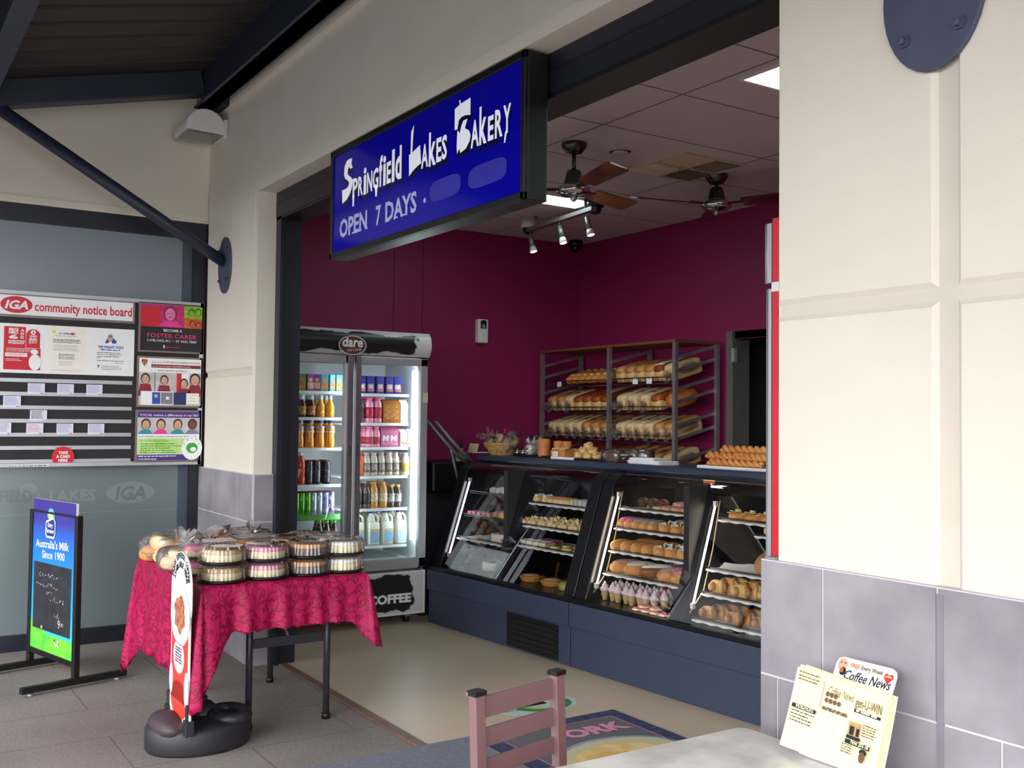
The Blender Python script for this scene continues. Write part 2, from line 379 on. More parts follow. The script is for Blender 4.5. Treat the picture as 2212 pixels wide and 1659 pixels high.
gm = MB(); F = Flat(gm, (XS, 0, 0), (0, 1, 0), (0, 0, 1)); gl = mat('ghosted film lettering', S(124, 136, 139), .25, var=.03); gd = mat('ghosted film dark lettering', S(104, 116, 120), .25, var=.03)
zg = lambda x, y: onX(x / 2.518, 1000 + y / 2.518, XS)
for tx, a, bb, h in (('GFIELD', (-60, 190), (175, 180), .075), ('LAKES', (270, 185), (520, 180), .075)):
    p, q = zg(*a), zg(*bb); F.text(tx, p.y, p.z - .03, h, gd if tx == 'GFIELD' else gl, 2, w=q.y - p.y, bold=.03)
p = zg(710, 160); F.ell(p.y, p.z, .155, .072, gl, 1); F.text('IGA', p.y, p.z - .045, .09, gd, 2, w=.2, al='c', bold=.03, shear=.2)
F.ell(zg(155, 130).y, p.z + .04, .05, .04, gl, 1)
p = zg(20, 295); q = zg(1030, 245); F.rect(-1, q.z - .004, 1.9, q.z, gl, 1)
gm.build('film_lettering', wn)
# ---------------------------------------------------------------- awning over the footpath
roofm = mat('dark ribbed roof sheet', S(52, 44, 46), .6, var=.2, scale=3)
SL = .244
def zr(y): return 3.297 + SL * (y - .69)
aw = thing('awning', 'dark steel footpath awning with ribbed roof over the shop front', 'awning', (-3, 2.05, 3.6))
L = lb(aw)
for x in (-6.6, -4.0, -1.385, 1.2):
    m = MB().bar((x, -1.25, zr(-1.25) + .075), (x, 1.86, zr(1.86) + .075), .10, .15, navy, L)
    m.bar((x, -1.25, zr(-1.25) + .006), (x, 1.86, zr(1.86) + .006), .14, .012, navy, L); m.build('rafter', aw)
MB().box(-6.72, 1.87, 3.53, 3, 1.97, 3.76, navy, L).box(-6.72, 1.85, 3.53, 3, 1.975, 3.542, navy, L).build('ledger_beam', aw)
for y in (.595, -1.2):
    MB().box(-7.03, y - .05, zr(y) + .02, 3, y + .05, zr(y) + .17, navy, L).build('purlin', aw)
for x in (-6.6, -4.0, -1.385, 1.2): MB().box(x - .1, 1.965, 3.52, x + .1, 2.02, 3.66, darknavy, L).build('bracket', aw)
m = MB(); n = 40
for i in range(n):
    x0 = -7.03 + i * 10.03 / n; x1 = x0 + 10.03 / n; y0, y1 = -1.4, 2.02
    za, zb = zr(y0) + .16, zr(y1) + .16
    for xa, xb, h0, h1 in ((x0, x0 + .19, 0, 0), (x0 + .19, x0 + .205, 0, .03), (x0 + .205, x1 - .015, .03, .03), (x1 - .015, x1, .03, 0)):
        m.add([(xa, y0, za + h0), (xb, y0, za + h1), (xb, y1, zb + h1), (xa, y1, zb + h0)], [(0, 1, 2, 3)], roofm, False, L)
m.build('roof_sheet', aw)
MB().box(-7.03, 1.96, 3.70, 3, 2.045, 3.76, darknavy, L).build('flashing', aw)
plate = mat('lit navy plate', S(70, 75, 98), .5, var=.12, scale=14)  # lighter copy of the navy coat, with strong daylight painted into its colour
def strut_plate(x, lab):
    s = thing('awning_strut', lab, 'strut', (x, 2.05, 2.487), group=None)
    el = [(.13 * math.cos(a * PI / 18), .187 * math.sin(a * PI / 18)) for a in range(36)]
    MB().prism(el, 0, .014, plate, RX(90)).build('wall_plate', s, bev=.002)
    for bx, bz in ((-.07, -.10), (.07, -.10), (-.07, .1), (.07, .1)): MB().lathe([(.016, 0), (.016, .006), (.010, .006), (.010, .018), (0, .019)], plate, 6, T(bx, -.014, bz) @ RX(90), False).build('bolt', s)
    m = MB(); m.tube([(0, -.012, .02), (0, -.35, .21), (0, -1.36, .80)], .038, navy, 14); m.build('strut_tube', s)
    return s
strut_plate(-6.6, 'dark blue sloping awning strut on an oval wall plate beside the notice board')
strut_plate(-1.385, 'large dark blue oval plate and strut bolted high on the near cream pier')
# ---- flood light
fl = thing('flood_light', 'white half round flood light on the wall under the awning', 'flood light', (-6.6, 2.05, 3.36))
fw = mat('white enamel', S(226, 220, 224), .35, var=.04)
pts = [(-.275, 0), (-.02, -.01)] + [(-.148 + .128 * math.cos(a * PI / 12), .02 + .125 * math.sin(a * PI / 12)) for a in range(0, 13)]
m = MB().prism(pts, -.30, 0, fw, Matrix(((0, 0, 1, 0), (1, 0, 0, 0), (0, 1, 0, 0), (0, 0, 0, 1)))); m.build('housing', fl, bev=.004)
g = clear('lamp glass', (.75, .85, .78), .1, 1.2, .35, (.55, .62, .55))
MB().box(-.285, -.262, -.016, -.015, -.033, -.012, g).build('lens', fl)
MB().box(-.20, -.03, -.02, -.02, 0, .10, fw).box(-.16, -.05, .02, -.06, -.02, .06, fw).build('mounting_bracket', fl, bev=.003)
# ---------------------------------------------------------------- hanging light box sign
sg = thing('shop_sign', 'blue light box shop sign with white lettering hung under the lintel', 'sign', (-3.95, 2.06, 2.6))
L = lb(sg); X0, X1, Z0, Z1 = -4.865, -3.065, 2.305, 2.862
m = MB(); m.box(X0, 2.062, Z0, X1, 2.15, Z1, black, L)
for a in ((X0, Z0, X1, Z0 + .03), (X0, Z1 - .03, X1, Z1), (X0, Z0, X0 + .025, Z1), (X1 - .025, Z0, X1, Z1)): m.box(a[0], 2.045, a[1], a[2], 2.063, a[3], black, L)
m.build('cabinet', sg, bev=.003)
blue = mat('backlit blue acrylic', S(8, 6, 150), .12, var=.03, emit=S(10, 8, 165), es=.10, scale=2, spec=.3)
sw = mat('backlit white lettering', S(225, 228, 235), .3, var=.05, emit=S(225, 228, 240), es=.30, scale=3)
sgrey = mat('pale lilac lettering', S(178, 184, 222), .3, var=.03, emit=S(178, 184, 222), es=.10)
sblur = mat('blurred lettering patch', S(54, 54, 168), .3, var=.25, emit=S(54, 54, 168), es=.12, scale=6)
sk = mat('black drop shadow print', S(4, 3, 20), .3)
MB().box(X0 + .024, 2.054, Z0 + .029, X1 - .024, 2.062, Z1 - .029, blue, L).build('face_panel', sg)
tm = MB(); F = Flat(tm, L @ Vector((0, 2.054, 0)), (1, 0, 0), (0, 0, 1))
z6 = lambda x, y: (lambda p: (p.x, p.z))(onY(700 + x / 3.318, 80 + y / 3.318, 2.054))
Sp = [(180, 876), (203, 868), (198, 905), (207, 936), (190, 946), (182, 930), (173, 950), (171, 985), (192, 1002), (208, 1022), (205, 1062), (190, 1118), (165, 1165), (133, 1196), (131, 1100), (160, 1088), (175, 1072), (182, 1050), (175, 1032), (153, 1015), (145, 985), (149, 930), (164, 890)]
Lp = [(647, 630), (640, 720), (634, 828), (690, 774), (698, 905), (680, 918), (640, 958), (611, 1000), (611, 846), (622, 838), (627, 680)]
B1 = [(939, 518), (974, 486), (970, 455), (978, 450), (982, 478), (1052, 434), (1051, 558), (1015, 560), (985, 575), (968, 600), (958, 662), (938, 668)]
B2 = [(958, 668), (975, 690), (985, 640), (1000, 600), (1030, 585), (1020, 620), (1012, 655), (1040, 668), (1052, 700), (1046, 745), (1018, 800), (978, 832), (972, 800), (955, 838), (952, 790)]
for P in (Sp, Lp, B1, B2):
    q = [z6(*a) for a in P][::-1]
    F.poly([(x + .006, z - .022) for x, z in q], sk, 1); F.poly(q, sw, 3)
for ch, xa, xb, yb_, yt in (('P', 206, 242, 1145, 1008), ('R', 246, 278, 1130, 995), ('i', 284, 304, 1122, 905), ('N', 309, 346, 1106, 962), ('G', 350, 390, 1085, 938), ('f', 395, 420, 1064, 832), ('i', 424, 444, 1055, 818), ('E', 450, 480, 1042, 890), ('l', 487, 506, 1030, 785), ('d', 512, 556, 1012, 760), ('A', 698, 746, 930, 765), ('k', 752, 802, 912, 655), ('E', 806, 842, 888, 718), ('S', 845, 882, 868, 700), ('A', 1053, 1110, 782, 592), ('k', 1114, 1166, 757, 466), ('E', 1176, 1216, 734, 560), ('R', 1226, 1280, 712, 512), ('Y', 1286, 1340, 680, 478)):
    xm = (xa + xb) / 2; p, q = z6(xa, yb_), z6(xb, yb_); zb_, zt_ = z6(xm, yb_)[1], z6(xm, yt)[1]; hh = (zt_ - zb_) * (.93 if ch in 'ifkld' else 1)
    F.text(ch, p[0] + .006, zb_ - .022, hh, sk, 1, w=q[0] - p[0], bold=.03); F.text(ch, p[0], zb_, hh, sw, 3, w=q[0] - p[0], bold=.03)
F.poly([z6(*a) for a in ((1318, 640), (1300, 758), (1291, 758), (1298, 690))][::-1], sw, 3); F.poly([z6(*a) for a in ((385, 1060), (380, 1140), (370, 1145), (366, 1085))][::-1], sw, 3)
p, q = z6(206, 1150), z6(216, 1212); F.rect(p[0], q[1], q[0], p[1] + .01, sw, 3)
p, q = z6(136, 1432), z6(664, 1250)
F.text('OPEN', z6(136, 0)[0], p[1], .092, sgrey, 3, w=z6(335, 1380)[0] - p[0], bold=.028)
F.text('7', z6(372, 1345)[0], p[1], .092, sgrey, 3, w=z6(408, 1340)[0] - z6(372, 1345)[0], bold=.028)
F.text('DAYS', z6(440, 1320)[0], p[1], .092, sgrey, 3, w=q[0] - z6(440, 1320)[0], bold=.028)
for a, b_ in (((136, 1432), (664, 1250)),):                                          # slab serifs under the letters
    for k, x in enumerate((212, 262, 305, 452, 520, 572)): c = z6(x, 1400 - (x - 136) * .33)[0]; F.rect(c - .014, p[1] - .002, c + .014, p[1] + .006, sgrey, 4)
c = z6(723, 1172); F.ell(c[0], c[1], .011, .011, sgrey, 3)
tm.build('lettering', sg)
tm = MB(); F = Flat(tm, L @ Vector((0, 2.054, 0)), (1, 0, 0), (0, 0, 1))
for a, b_ in (((760, 1100), (980, 1060)), ((1035, 1010), (1310, 940))):
    p, q = z6(*a), z6(*b_); cx, cz, rx = (p[0] + q[0]) / 2, (p[1] + q[1]) / 2, (q[0] - p[0]) / 2
    F.poly([(cx + rx * math.copysign(abs(math.cos(t * PI / 16)) ** .5, math.cos(t * PI / 16)), cz + .045 * math.copysign(abs(math.sin(t * PI / 16)) ** .6, math.sin(t * PI / 16))) for t in range(32)], sblur, 2)
tm.build('blurred_lettering', sg)  # plain rounded patches where a line of lettering is blurred out
def wb(mb, name, parent=None, at=None, bev=0, sub=0):
    """build a mesh given in world coordinates, with its origin at `at` (or inside its unrotated parent)"""
    o = Vector(parent.location) if parent else Vector(at or (0, 0, 0))
    mb.v = [(x - o.x, y - o.y, z - o.z) for x, y, z in mb.v]
    return mb.build(name, parent, bev, sub, None if parent else o)
# ---------------------------------------------------------------- community notice board
XN = -7.03
zn = lambda x, y: (lambda p: (p.y, p.z))(onX(x / 3.859, 600 + y / 3.859, XN + .012))
def R4(tl, br): a, b = zn(*tl), zn(*br); return a[0], b[1], b[0], a[1]
nbk = mat('dark board backing', S(34, 28, 34), .6, var=.15)
bz = mat('bronze picture frame', S(128, 116, 112), .4, .3)
nb = thing('notice_board', 'wide grey framed community notice board with red oval logo on the frosted window', 'notice board', (XN, 1.35, 1.15))
Y0, Y1, ZB0, ZB1 = .62, 2.03, 1.158, 2.272
wb(MB().box(XN - .03, Y0, ZB0, XN + .012, Y1, ZB1, nbk), 'backing', nb)
m = MB()
for a in ((Y0, ZB1 - .028, Y1, ZB1), (Y0, ZB0, Y1, ZB0 + .028), (Y0, ZB0, Y0 + .028, ZB1), (Y1 - .028, ZB0, Y1, ZB1)): m.box(XN - .03, a[0], a[1], XN + .03, a[2], a[3], alu)
wb(m, 'frame', nb, bev=.003)
y0, z0, y1, z1 = R4((-30, 115), (1120, 385)); z0, z1 = zn(1115, 385)[1], zn(1125, 195)[1]
m = MB().box(XN, .66, z0, XN + .026, y1, z1, bz); m.box(XN + .02, .675, z0 + .016, XN + .028, y1 - .014, z1 - .016, paper)
F = Flat(m, (XN + .028, 0, 0), (0, 1, 0), (0, 0, 1)); iga = mat('red logo print', S(206, 32, 50), .45, var=.04)
c = zn(135, 225); F.ell(c[0], c[1], .092, .053, iga, 1); F.text('IGA', c[0], c[1] - .026, .053, paper, 2, w=.135, al='c', bold=.035, shear=.25)
p, q = zn(285, 268), zn(1095, 305); F.text('community notice board', p[0], c[1] - .032, .060, iga, 2, w=q[0] - p[0], bold=.02)
wb(m, 'header_panel', nb)
y0, z0, y1, z1 = R4((0, 370), (1112, 822)); zt = zn(1118, 435)[1]
wb(MB().box(XN + .01, .66, z0, XN + .017, y1, zt, paper), 'poster_panel', nb)
railz = [zn(1098, y)[1] for y in (878, 985, 1092, 1198, 1308, 1412, 1520)]; ry = zn(1098, 985)[0]
m = MB()
for z in railz: m.box(XN + .01, .66, z - .012, XN + .016, ry, z + .012, alu).box(XN + .016, .66, z - .012, XN + .022, ry, z - .004, alu)
wb(m, 'card_rail', nb)
m = MB(); F = Flat(m, (XN + .0305, 0, 0), (0, 1, 0), (0, 0, 1)); a, b = zn(60, 1580), zn(400, 1580)
F.rect(a[0], ZB0 + .004, b[0], ZB0 + .016, paper, 1).lines(a[0] + .004, b[0] - .004, [ZB0 + .007], .006, ink, 2, 0); wb(m, 'label_strip', nb)
pink = mat('pink print', S(236, 60, 150), .5); mag2 = mat('magenta photo print', S(206, 40, 120), .5, var=.35, scale=30); lime = mat('lime photo print', S(140, 200, 40), .5, var=.4, scale=40); orange = mat('orange photo print', S(220, 100, 30), .5, var=.4, scale=40)
purple = mat('purple print', S(78, 40, 130), .5); green = mat('green print', S(60, 160, 60), .5); maroon = mat('maroon print', S(140, 32, 48), .5); skin = mat('printed skin', S(214, 166, 140), .6, var=.15, scale=40); hair = mat('printed hair', S(58, 40, 34), .6, var=.3, scale=60); bluep = mat('blue print', S(40, 80, 170), .5)
gprint = mat('grey print', S(130, 130, 140), .6); paleg = mat('pale green print', S(214, 230, 170), .5, var=.3, scale=6, c2=S(150, 205, 70)); cream = mat('cream print', S(240, 236, 226), .6, var=.03)
teal = mat('teal print', S(40, 150, 165), .5); offw = mat('off white photo print', S(206, 200, 198), .6, var=.25, scale=14)
def poster(tl, br, lab, draw, x=XN + .0175, frame=None, name='poster', base=paper, group=None):
    y0, z0, y1, z1 = R4(tl, br); w, h = y1 - y0, z1 - z0; m = MB()
    if frame:
        m.box(XN + .005, y0, z0, XN + .03, y1, z1, frame); k = .012; y0 += k; y1 -= k; z0 += k; z1 -= k; w -= 2 * k; h -= 2 * k; x = XN + .0305
    m.box(x - .0006, y0, z0, x, y1, z1, base); F = Flat(m, (x, y0, z0), (0, 1, 0), (0, 0, 1), .0006); draw(F, w, h)
    return tag(wb(m, name, at=(x, (y0 + y1) / 2, z0)), lab, 'poster' if name == 'poster' else 'card', group)
def face(F, x, y, r, m=None, k=3, hm=None):
    F.ell(x, y + r * .15, r * .95, r * 1.15, hm or hair, k).ell(x, y, r * .72, r * .92, m or skin, k + 1)
    F.ell(x - r * .27, y + r * .12, r * .09, r * .07, hm or hair, k + 2, 8).ell(x + r * .27, y + r * .12, r * .09, r * .07, hm or hair, k + 2, 8).rect(x - r * .25, y - r * .42, x + r * .25, y - r * .34, maroon, k + 2)
def p_red(F, w, h):
    F.rect(w * .02, h * .52, w * .57, h * .97, red, 1).rect(w * .02, h * .05, w * .96, h * .52, red, 1).ell(w * .76, h * .80, w * .18, h * .13, red, 2).rect(w * .58, h * .525, w * .94, h * .8, red, 1)
    for i, (t, a) in enumerate((('BIG', .88), ('HERO', .815), ('6', .71))): F.text(t, w * .14, h * a, h * (.06 if i < 2 else .085), paper, 3, w=w * .24, bold=.04)
    for i, t in enumerate('ADD'): F.text(t, w * .44, h * (.87 - i * .075), h * .055, paper, 3, w=w * .09, bold=.04)
    F.text('ROBOTICS', w * .13, h * .645, h * .035, paper, 3, w=w * .42, bold=.04).text('WORKSHOP', w * .13, h * .60, h * .035, paper, 3, w=w * .40, bold=.04)
    F.ring(w * .76, h * .86, h * .02, h * .05, paper, 3).text('WED', w * .76, h * .755, h * .045, paper, 3, w=w * .2, al='c', bold=.03).text('8th', w * .76, h * .69, h * .055, paper, 3, w=w * .2, al='c', bold=.03).text('JULY', w * .76, h * .63, h * .05, paper, 3, w=w * .22, al='c', bold=.03)
    F.lines(w * .08, w * .92, [h * .5, h * .47, h * .44], h * .012, paper, 3).rect(w * .06, h * .33, w * .62, h * .41, paper, 3).lines(w * .09, w * .58, [h * .375, h * .35], h * .012, red, 4).lines(w * .08, w * .5, [h * .27, h * .24], h * .012, paper, 3)
    F.ell(w * .82, h * .22, w * .16, h * .17, paper, 4).ell(w * .80, h * .44, w * .10, h * .055, paper, 4)
def p_civ(F, w, h):
    F.ell(w * .16, h * .88, w * .05, w * .04, mat('yellow print', S(225, 205, 90), .6), 2).text('c-vivor', w * .52, h * .83, h * .055, bluep, 2, w=w * .46, al='c', bold=.02).ell(w * .655, h * .85, w * .045, w * .04, orange, 3, 14)
    F.lines(w * .2, w * .8, [h * .79], h * .01, gprint, 2, 0)
    for y in (.71, .68, .65): F.lines(w * .14, w * .9, [h * y], h * .014, ink, 2, .1)
    F.lines(w * .16, w * .88, [h * .59, h * .565, h * .53, h * .505, h * .48], h * .008, gprint, 2, .15)
    for y in (.40, .37, .33, .30): F.lines(w * .3, w * .75, [h * y], h * .013, ink, 2, .1)
    F.lines(w * .3, w * .7, [h * .24, h * .21, h * .17], h * .008, red, 2, .1).lines(w * .1, w * .9, [h * .05], h * .008, gprint, 2, 0)
def p_want(F, w, h):
    F.poly([(w * .36, h * .69), (w * .66, h * .69), (w * .68, h * .75), (w * .56, h * .82), (w * .42, h * .80)], bluep, 2).ell(w * .5, h * .79, w * .07, h * .05, skin, 3).poly([(w * .43, h * .82), (w * .57, h * .82), (w * .55, h * .89), (w * .45, h * .88)], gprint, 4).poly([(w * .42, h * .69), (w * .56, h * .69), (w * .53, h * .75)], paper, 3)
    F.text('WE WANT YOU!', w * .52, h * .575, h * .06, bluep, 2, w=w * .70, al='c', bold=.03); F.lines(w * .25, w * .78, [h * .53], h * .025, bluep, 2, 0)
    F.lines(w * .15, w * .85, [h * .47, h * .43, h * .385], h * .014, ink, 2, .12).lines(w * .15, w * .25, [h * .35], h * .012, ink, 2, 0).lines(w * .15, w * .9, [h * .29], h * .014, ink, 2, 0).lines(w * .65, w * .88, [h * .245], h * .012, ink, 2, 0)
    F.text('Y', w * .16, h * .13, h * .07, ink, 2, w=w * .07, bold=.05).lines(w * .28, w * .85, [h * .17, h * .135, h * .1], h * .01, ink, 2, .2)
poster((28, 390), (345, 792), 'red robotics workshop poster pinned on the white panel of the notice board', p_red)
poster((400, 400), (700, 800), 'cream typed notice with blue heading between the red poster and WE WANT YOU', p_civ, base=cream)
poster((765, 425), (1060, 808), 'white WE WANT YOU notice with a top hatted man in blue', p_want)
def p_foster(F, w, h):
    F.rect(0, 0, w, h, nbk, 1).rect(0, h * .52, w * .70, h, mag2, 2).rect(0, h * .52, w * .3, h * .95, red, 3).rect(w * .70, h * .74, w, h, lime, 2).rect(w * .70, h * .52, w, h * .74, orange, 2)
    face(F, w * .47, h * .80, h * .15, mat('pink toned face print', S(232, 120, 170), .5), 4, mat('deep pink print', S(130, 20, 90), .5)); F.poly([(w * .28, h * .53), (w * .68, h * .53), (w * .58, h * .66), (w * .38, h * .66)], pink, 4)
    face(F, w * .82, h * .86, h * .07, lime, 4); face(F, w * .93, h * .88, h * .07, lime, 4); face(F, w * .84, h * .61, h * .07, orange, 4); face(F, w * .94, h * .58, h * .07, orange, 4)
    F.text('BECOME A', w * .52, h * .42, h * .06, paper, 3, w=w * .30, al='c', bold=.01).text('FOSTER CARER', w * .51, h * .285, h * .095, pink, 3, w=w * .80, al='c').text('LWB.ORG.AU  •  07 3432 7800', w * .51, h * .195, h * .055, paper, 3, w=w * .79, al='c')
    F.lines(w * .42, w * .63, [h * .08], h * .015, pink, 3, 0).rect(w * .37, h * .06, w * .39, h * .13, paper, 3)
def crest(F, x, y, s):
    F.poly([(x - s, y + s * 1.2), (x + s, y + s * 1.2), (x + s, y), (x, y - s * 1.3), (x - s, y)], maroon, 3).ring(x, y + s * .1, s * .35, s * .65, mat('gold print', S(210, 170, 80), .5), 4)
def p_coll(F, w, h):
    crest(F, w * .08, h * .90, h * .055); F.text('discover', w * .19, h * .90, h * .042, gprint, 2, w=w * .17, shear=.2).text('ST PETERS LUTHERAN COLLEGE', w * .375, h * .90, h * .042, maroon, 2, w=w * .60)
    F.rect(w * .19, h * .80, w * .99, h * .87, maroon, 2).text('at our new location in Springfield Central...', w * .21, h * .82, h * .03, paper, 3, w=w * .62, shear=.2).text('www.stpeters.qld.edu.au', w * .29, h * .73, h * .035, ink, 2, w=w * .48)
    F.rect(0, 0, w, h * .70, offw, 1).rect(w * .24, h * .28, w * .26, h * .70, gprint, 2).rect(w * .60, h * .28, w * .68, h * .69, red, 2).rect(w * .68, h * .5, w * .8, h * .69, paper, 2)
    for x, y, r in ((.10, .55, .10), (.40, .53, .09), (.72, .47, .09), (.90, .55, .12)):
        F.poly([(w * (x - .12), h * .2), (w * (x + .12), h * .2), (w * (x + .08), h * (y - .10)), (w * (x - .08), h * (y - .10))], maroon, 3); face(F, w * x, h * y, h * r, None, 4)
    F.rect(w * .03, h * .01, w * .55, h * .30, paper, 9); crest(F, w * .12, h * .17, h * .05); F.rect(w * .21, h * .03, w * .34, h * .28, bluep, 10).rect(w * .35, h * .03, w * .54, h * .28, gprint, 10).ell(w * .27, h * .2, w * .03, h * .04, skin, 11).rect(w * .43, h * .13, w * .48, h * .19, paper, 11)
    F.rect(w * .56, h * .02, w * .76, h * .28, mat('dark blue photo print', S(36, 48, 110), .5, var=.5, scale=30), 9).rect(w * .76, h * .04, w * .97, h * .27, cream, 9).lines(w * .78, w * .95, [h * .1, h * .16, h * .22], h * .008, green, 10, .3)
def p_focal(F, w, h):
    F.rect(0, h * .88, w, h, purple, 2).text('FOCAL makes a difference in my life!', w * .04, h * .91, h * .05, paper, 3, w=w * .93)
    F.rect(0, h * .54, w, h * .88, offw, 1)
    for x, c in ((.13, teal), (.37, pink), (.64, teal), (.88, gprint)): F.poly([(w * (x - .13), h * .54), (w * (x + .12), h * .54), (w * (x + .06), h * .63), (w * (x - .06), h * .63)], c, 2); face(F, w * x, h * .73, h * .10, skin if x != .88 else mat('dark printed skin', S(110, 74, 62), .6), 3)
    F.lines(w * .02, w * .96, [h * .48], h * .018, gprint, 2, 0).rect(0, h * .13, w * .86, h * .45, paleg, 2).text('We do this by providing:', w * .03, h * .385, h * .04, green, 3, w=w * .47)
    for y in (.33, .285, .24, .195, .15): F.lines(w * .05, w * (.5 + random.random() * .25), [h * y], h * .02, green, 3, 0)
    F.rect(0, 0, w, h * .12, purple, 2).lines(w * .02, w * .62, [h * .075], h * .022, paper, 3, 0).text('www.focal.org.au', w * .02, h * .015, h * .035, paper, 3, w=w * .29, bold=.02)
    F.ell(w * .88, h * .25, w * .17, h * .25, paper, 3).ell(w * .88, h * .25, w * .095, h * .11, green, 4).ell(w * .9, h * .22, w * .05, h * .05, paper, 5).arc('FOCAL', w * .88, h * .22, w * .13, 150, 30, h * .05, green, 5, ky=1.3)
poster((1155, 200), (1688, 640), 'framed FOSTER CARER poster, top of three on the right of the notice board', p_foster, frame=bz)
poster((1142, 650), (1678, 1085), 'framed school poster with pupils in maroon blazers, middle of three on the notice board', p_coll, frame=bz)
poster((1128, 1100), (1665, 1530), 'framed purple and green charity poster, lowest of three on the notice board', p_focal, frame=bz)
rows = ['on the top card rail', 'alone at the left of the second card rail', 'alone on the third card rail', 'on the fourth card rail']
for k, (x0, x1, yy0, yy1, tx) in enumerate(((230, 370, 878, 972, 'left of three white note cards on the top card rail'), (476, 612, 884, 977, 'middle of three white note cards on the top card rail'), (718, 850, 890, 982, 'right of three white note cards on the top card rail'), (25, 170, 983, 1082, 'white note card alone on the second card rail'), (248, 388, 1102, 1196, 'white note card in thick handwriting alone on the third card rail'), (-30, 90, 1208, 1306, 'white note card cut by the left picture edge on the fourth card rail'), (218, 357, 1212, 1305, 'note card with red and green writing on the fourth card rail'), (470, 607, 1215, 1307, 'white note card right of the red written one on the fourth rail'), (730, 865, 1216, 1307, 'last white note card at the right of the fourth card rail'))):
    def d_(F, w, h, k=k):
        F.lines(w * .08, w * .9, [h * (.88 - .105 * i) for i in range(7)], h * (.03 if k != 4 else .05), red if k == 6 else (ink if k == 4 else bluep), 2, .3).lines(w * .75, w * .95, [h * .06], h * .06, ink, 2, 0)
    poster((x0, yy0), (x1, yy1), tx, d_, x=XN + .0235, name='note_card', group='note cards on the notice board', base=mat('lilac white card', S(222, 220, 236), .7, var=.03))
c = zn(522, 1492); m = MB().prism([(c[0] + .066 * math.cos(a * PI / 18), c[1] + .066 * math.sin(a * PI / 18)) for a in range(36)], XN + .024, XN + .029, red, Matrix(((0, 0, 1, 0), (1, 0, 0, 0), (0, 1, 0, 0), (0, 0, 0, 1))))
F = Flat(m, (XN + .029, c[0], c[1]), (0, 1, 0), (0, 0, 1), .0006)
for t, y, w_ in (('TAKE', .018, .055), ('A CARD', -.006, .082), ('HERE', -.031, .056)): F.text(t, 0, y, .018, paper, 2, w=w_, al='c', bold=.04)
F.lines(-.03, .03, [-.048], .005, paper, 2, 0)
d = tag(wb(m, 'round_tag', at=(XN + .024, c[0], c[1])), 'round red TAKE A CARD HERE disc on the lowest rails of the notice board', 'tag')
m = MB().box(XN + .016, c[0] - .045, c[1] + .03, XN + .024, c[0] + .05, c[1] + .062, grey); wb(m, 'clip', d)
# ---------------------------------------------------------------- pavement chalk board sign
af = thing('pavement_sign', 'blue milk pavement sign with blank black chalk panel on a black stand', 'sign', (-5.957, 1.08, 0), 194.5)
# local x runs along the board away from the shop's near post, local -y is its back, +y the printed face
for x in (.03, .62):
    MB().box(x - .018, -.29, .016, x + .018, .29, .05, black).build('foot_bar', af, bev=.003)
    MB().box(x - .017, -.017, .05, x + .017, .017, .935, black).build('post', af, bev=.003)
for x in (.03, .62):
    for y in (-.24, .24): MB().lathe([(.016, 0), (.016, .01), (.008, .012), (.008, .02)], alu, 10, T(x, y, 0)).build('levelling_foot', af)
MB().box(.03, -.012, .105, .62, .012, .135, black).build('lower_rail', af, bev=.002)
MB().box(.03, -.02, .925, .62, -.014, .935, black).box(.03, .014, .925, .62, .02, .935, black).build('upper_wire', af)
m = MB(); m.box(.05, -.007, .137, .603, .007, 1.0, paper); F = Flat(m, (.603, .007, 0), (-1, 0, 0), (0, 0, 1), .0006)
def sky_mat():
    mm, nt, b = NT('printed blue sky and paddock'); tc = nt.nodes.new('ShaderNodeTexCoord'); sx = nt.nodes.new('ShaderNodeSeparateXYZ'); nt.links.new(tc.outputs['Object'], sx.inputs[0])
    c = ramp(nt, sx.outputs[2], [(.14, S(70, 200, 250)), (.45, S(34, 160, 240)), (.70, S(30, 120, 220)), (.80, S(40, 96, 196)), (.88, S(58, 54, 150)), (.98, S(62, 44, 136))]); nt.links.new(c, b.inputs['Base Color']); b.inputs['Roughness'].default_value = .4; return mm
w = .553; F.rect(0, .137, w, 1.0, sky_mat(), 1)
grass = mat('printed green paddock', S(70, 186, 70), .5, var=.25, scale=8, c2=S(120, 208, 60)); hill = mat('printed green hill', S(120, 196, 60), .5, var=.25, scale=8, c2=S(90, 176, 60))
F.poly([(0, .20), (w * .5, .20), (w * .42, .23), (w * .25, .27), (0, .30)], hill, 2).poly([(0, .137), (w, .137), (w, .236), (w * .5, .238), (0, .232)], grass, 3)
F.rect(w * .05, .255, w * .93, .638, mat('black chalk panel', S(30, 28, 36), .6, var=.2, scale=14, c2=S(44, 42, 52)), 4)
chalk = mat('chalk', S(200, 200, 206), .9, var=.2)
def scrib(x0, y0, n, s):
    for i in range(n):
        x, y = x0 + i * s * 1.1, y0 + random.uniform(-.2, .2) * s
        pts = [(x + random.uniform(0, s), y + random.uniform(0, s * 1.3)) for _ in range(3)]
        for (ax, ay), (bx, by) in zip(pts, pts[1:]):
            dx, dy = bx - ax, by - ay; l = math.hypot(dx, dy) or 1; nx, ny = -dy / l * .0012, dx / l * .0012
            F.poly([(ax - nx, ay - ny), (bx - nx, by - ny), (bx + nx, by + ny), (ax + nx, ay + ny)], chalk, 5)
scrib(.10, .55, 9, .025); scrib(.07, .50, 12, .022); scrib(.20, .46, 4, .02); scrib(.24, .425, 6, .03); scrib(.30, .34, 3, .03)
F.text('9', .36, .29, .05, chalk, 5).text('00', .40, .305, .022, chalk, 5)
cx, cz = w * .43, .86
lg = mat('deep logo blue', S(28, 50, 130), .4)
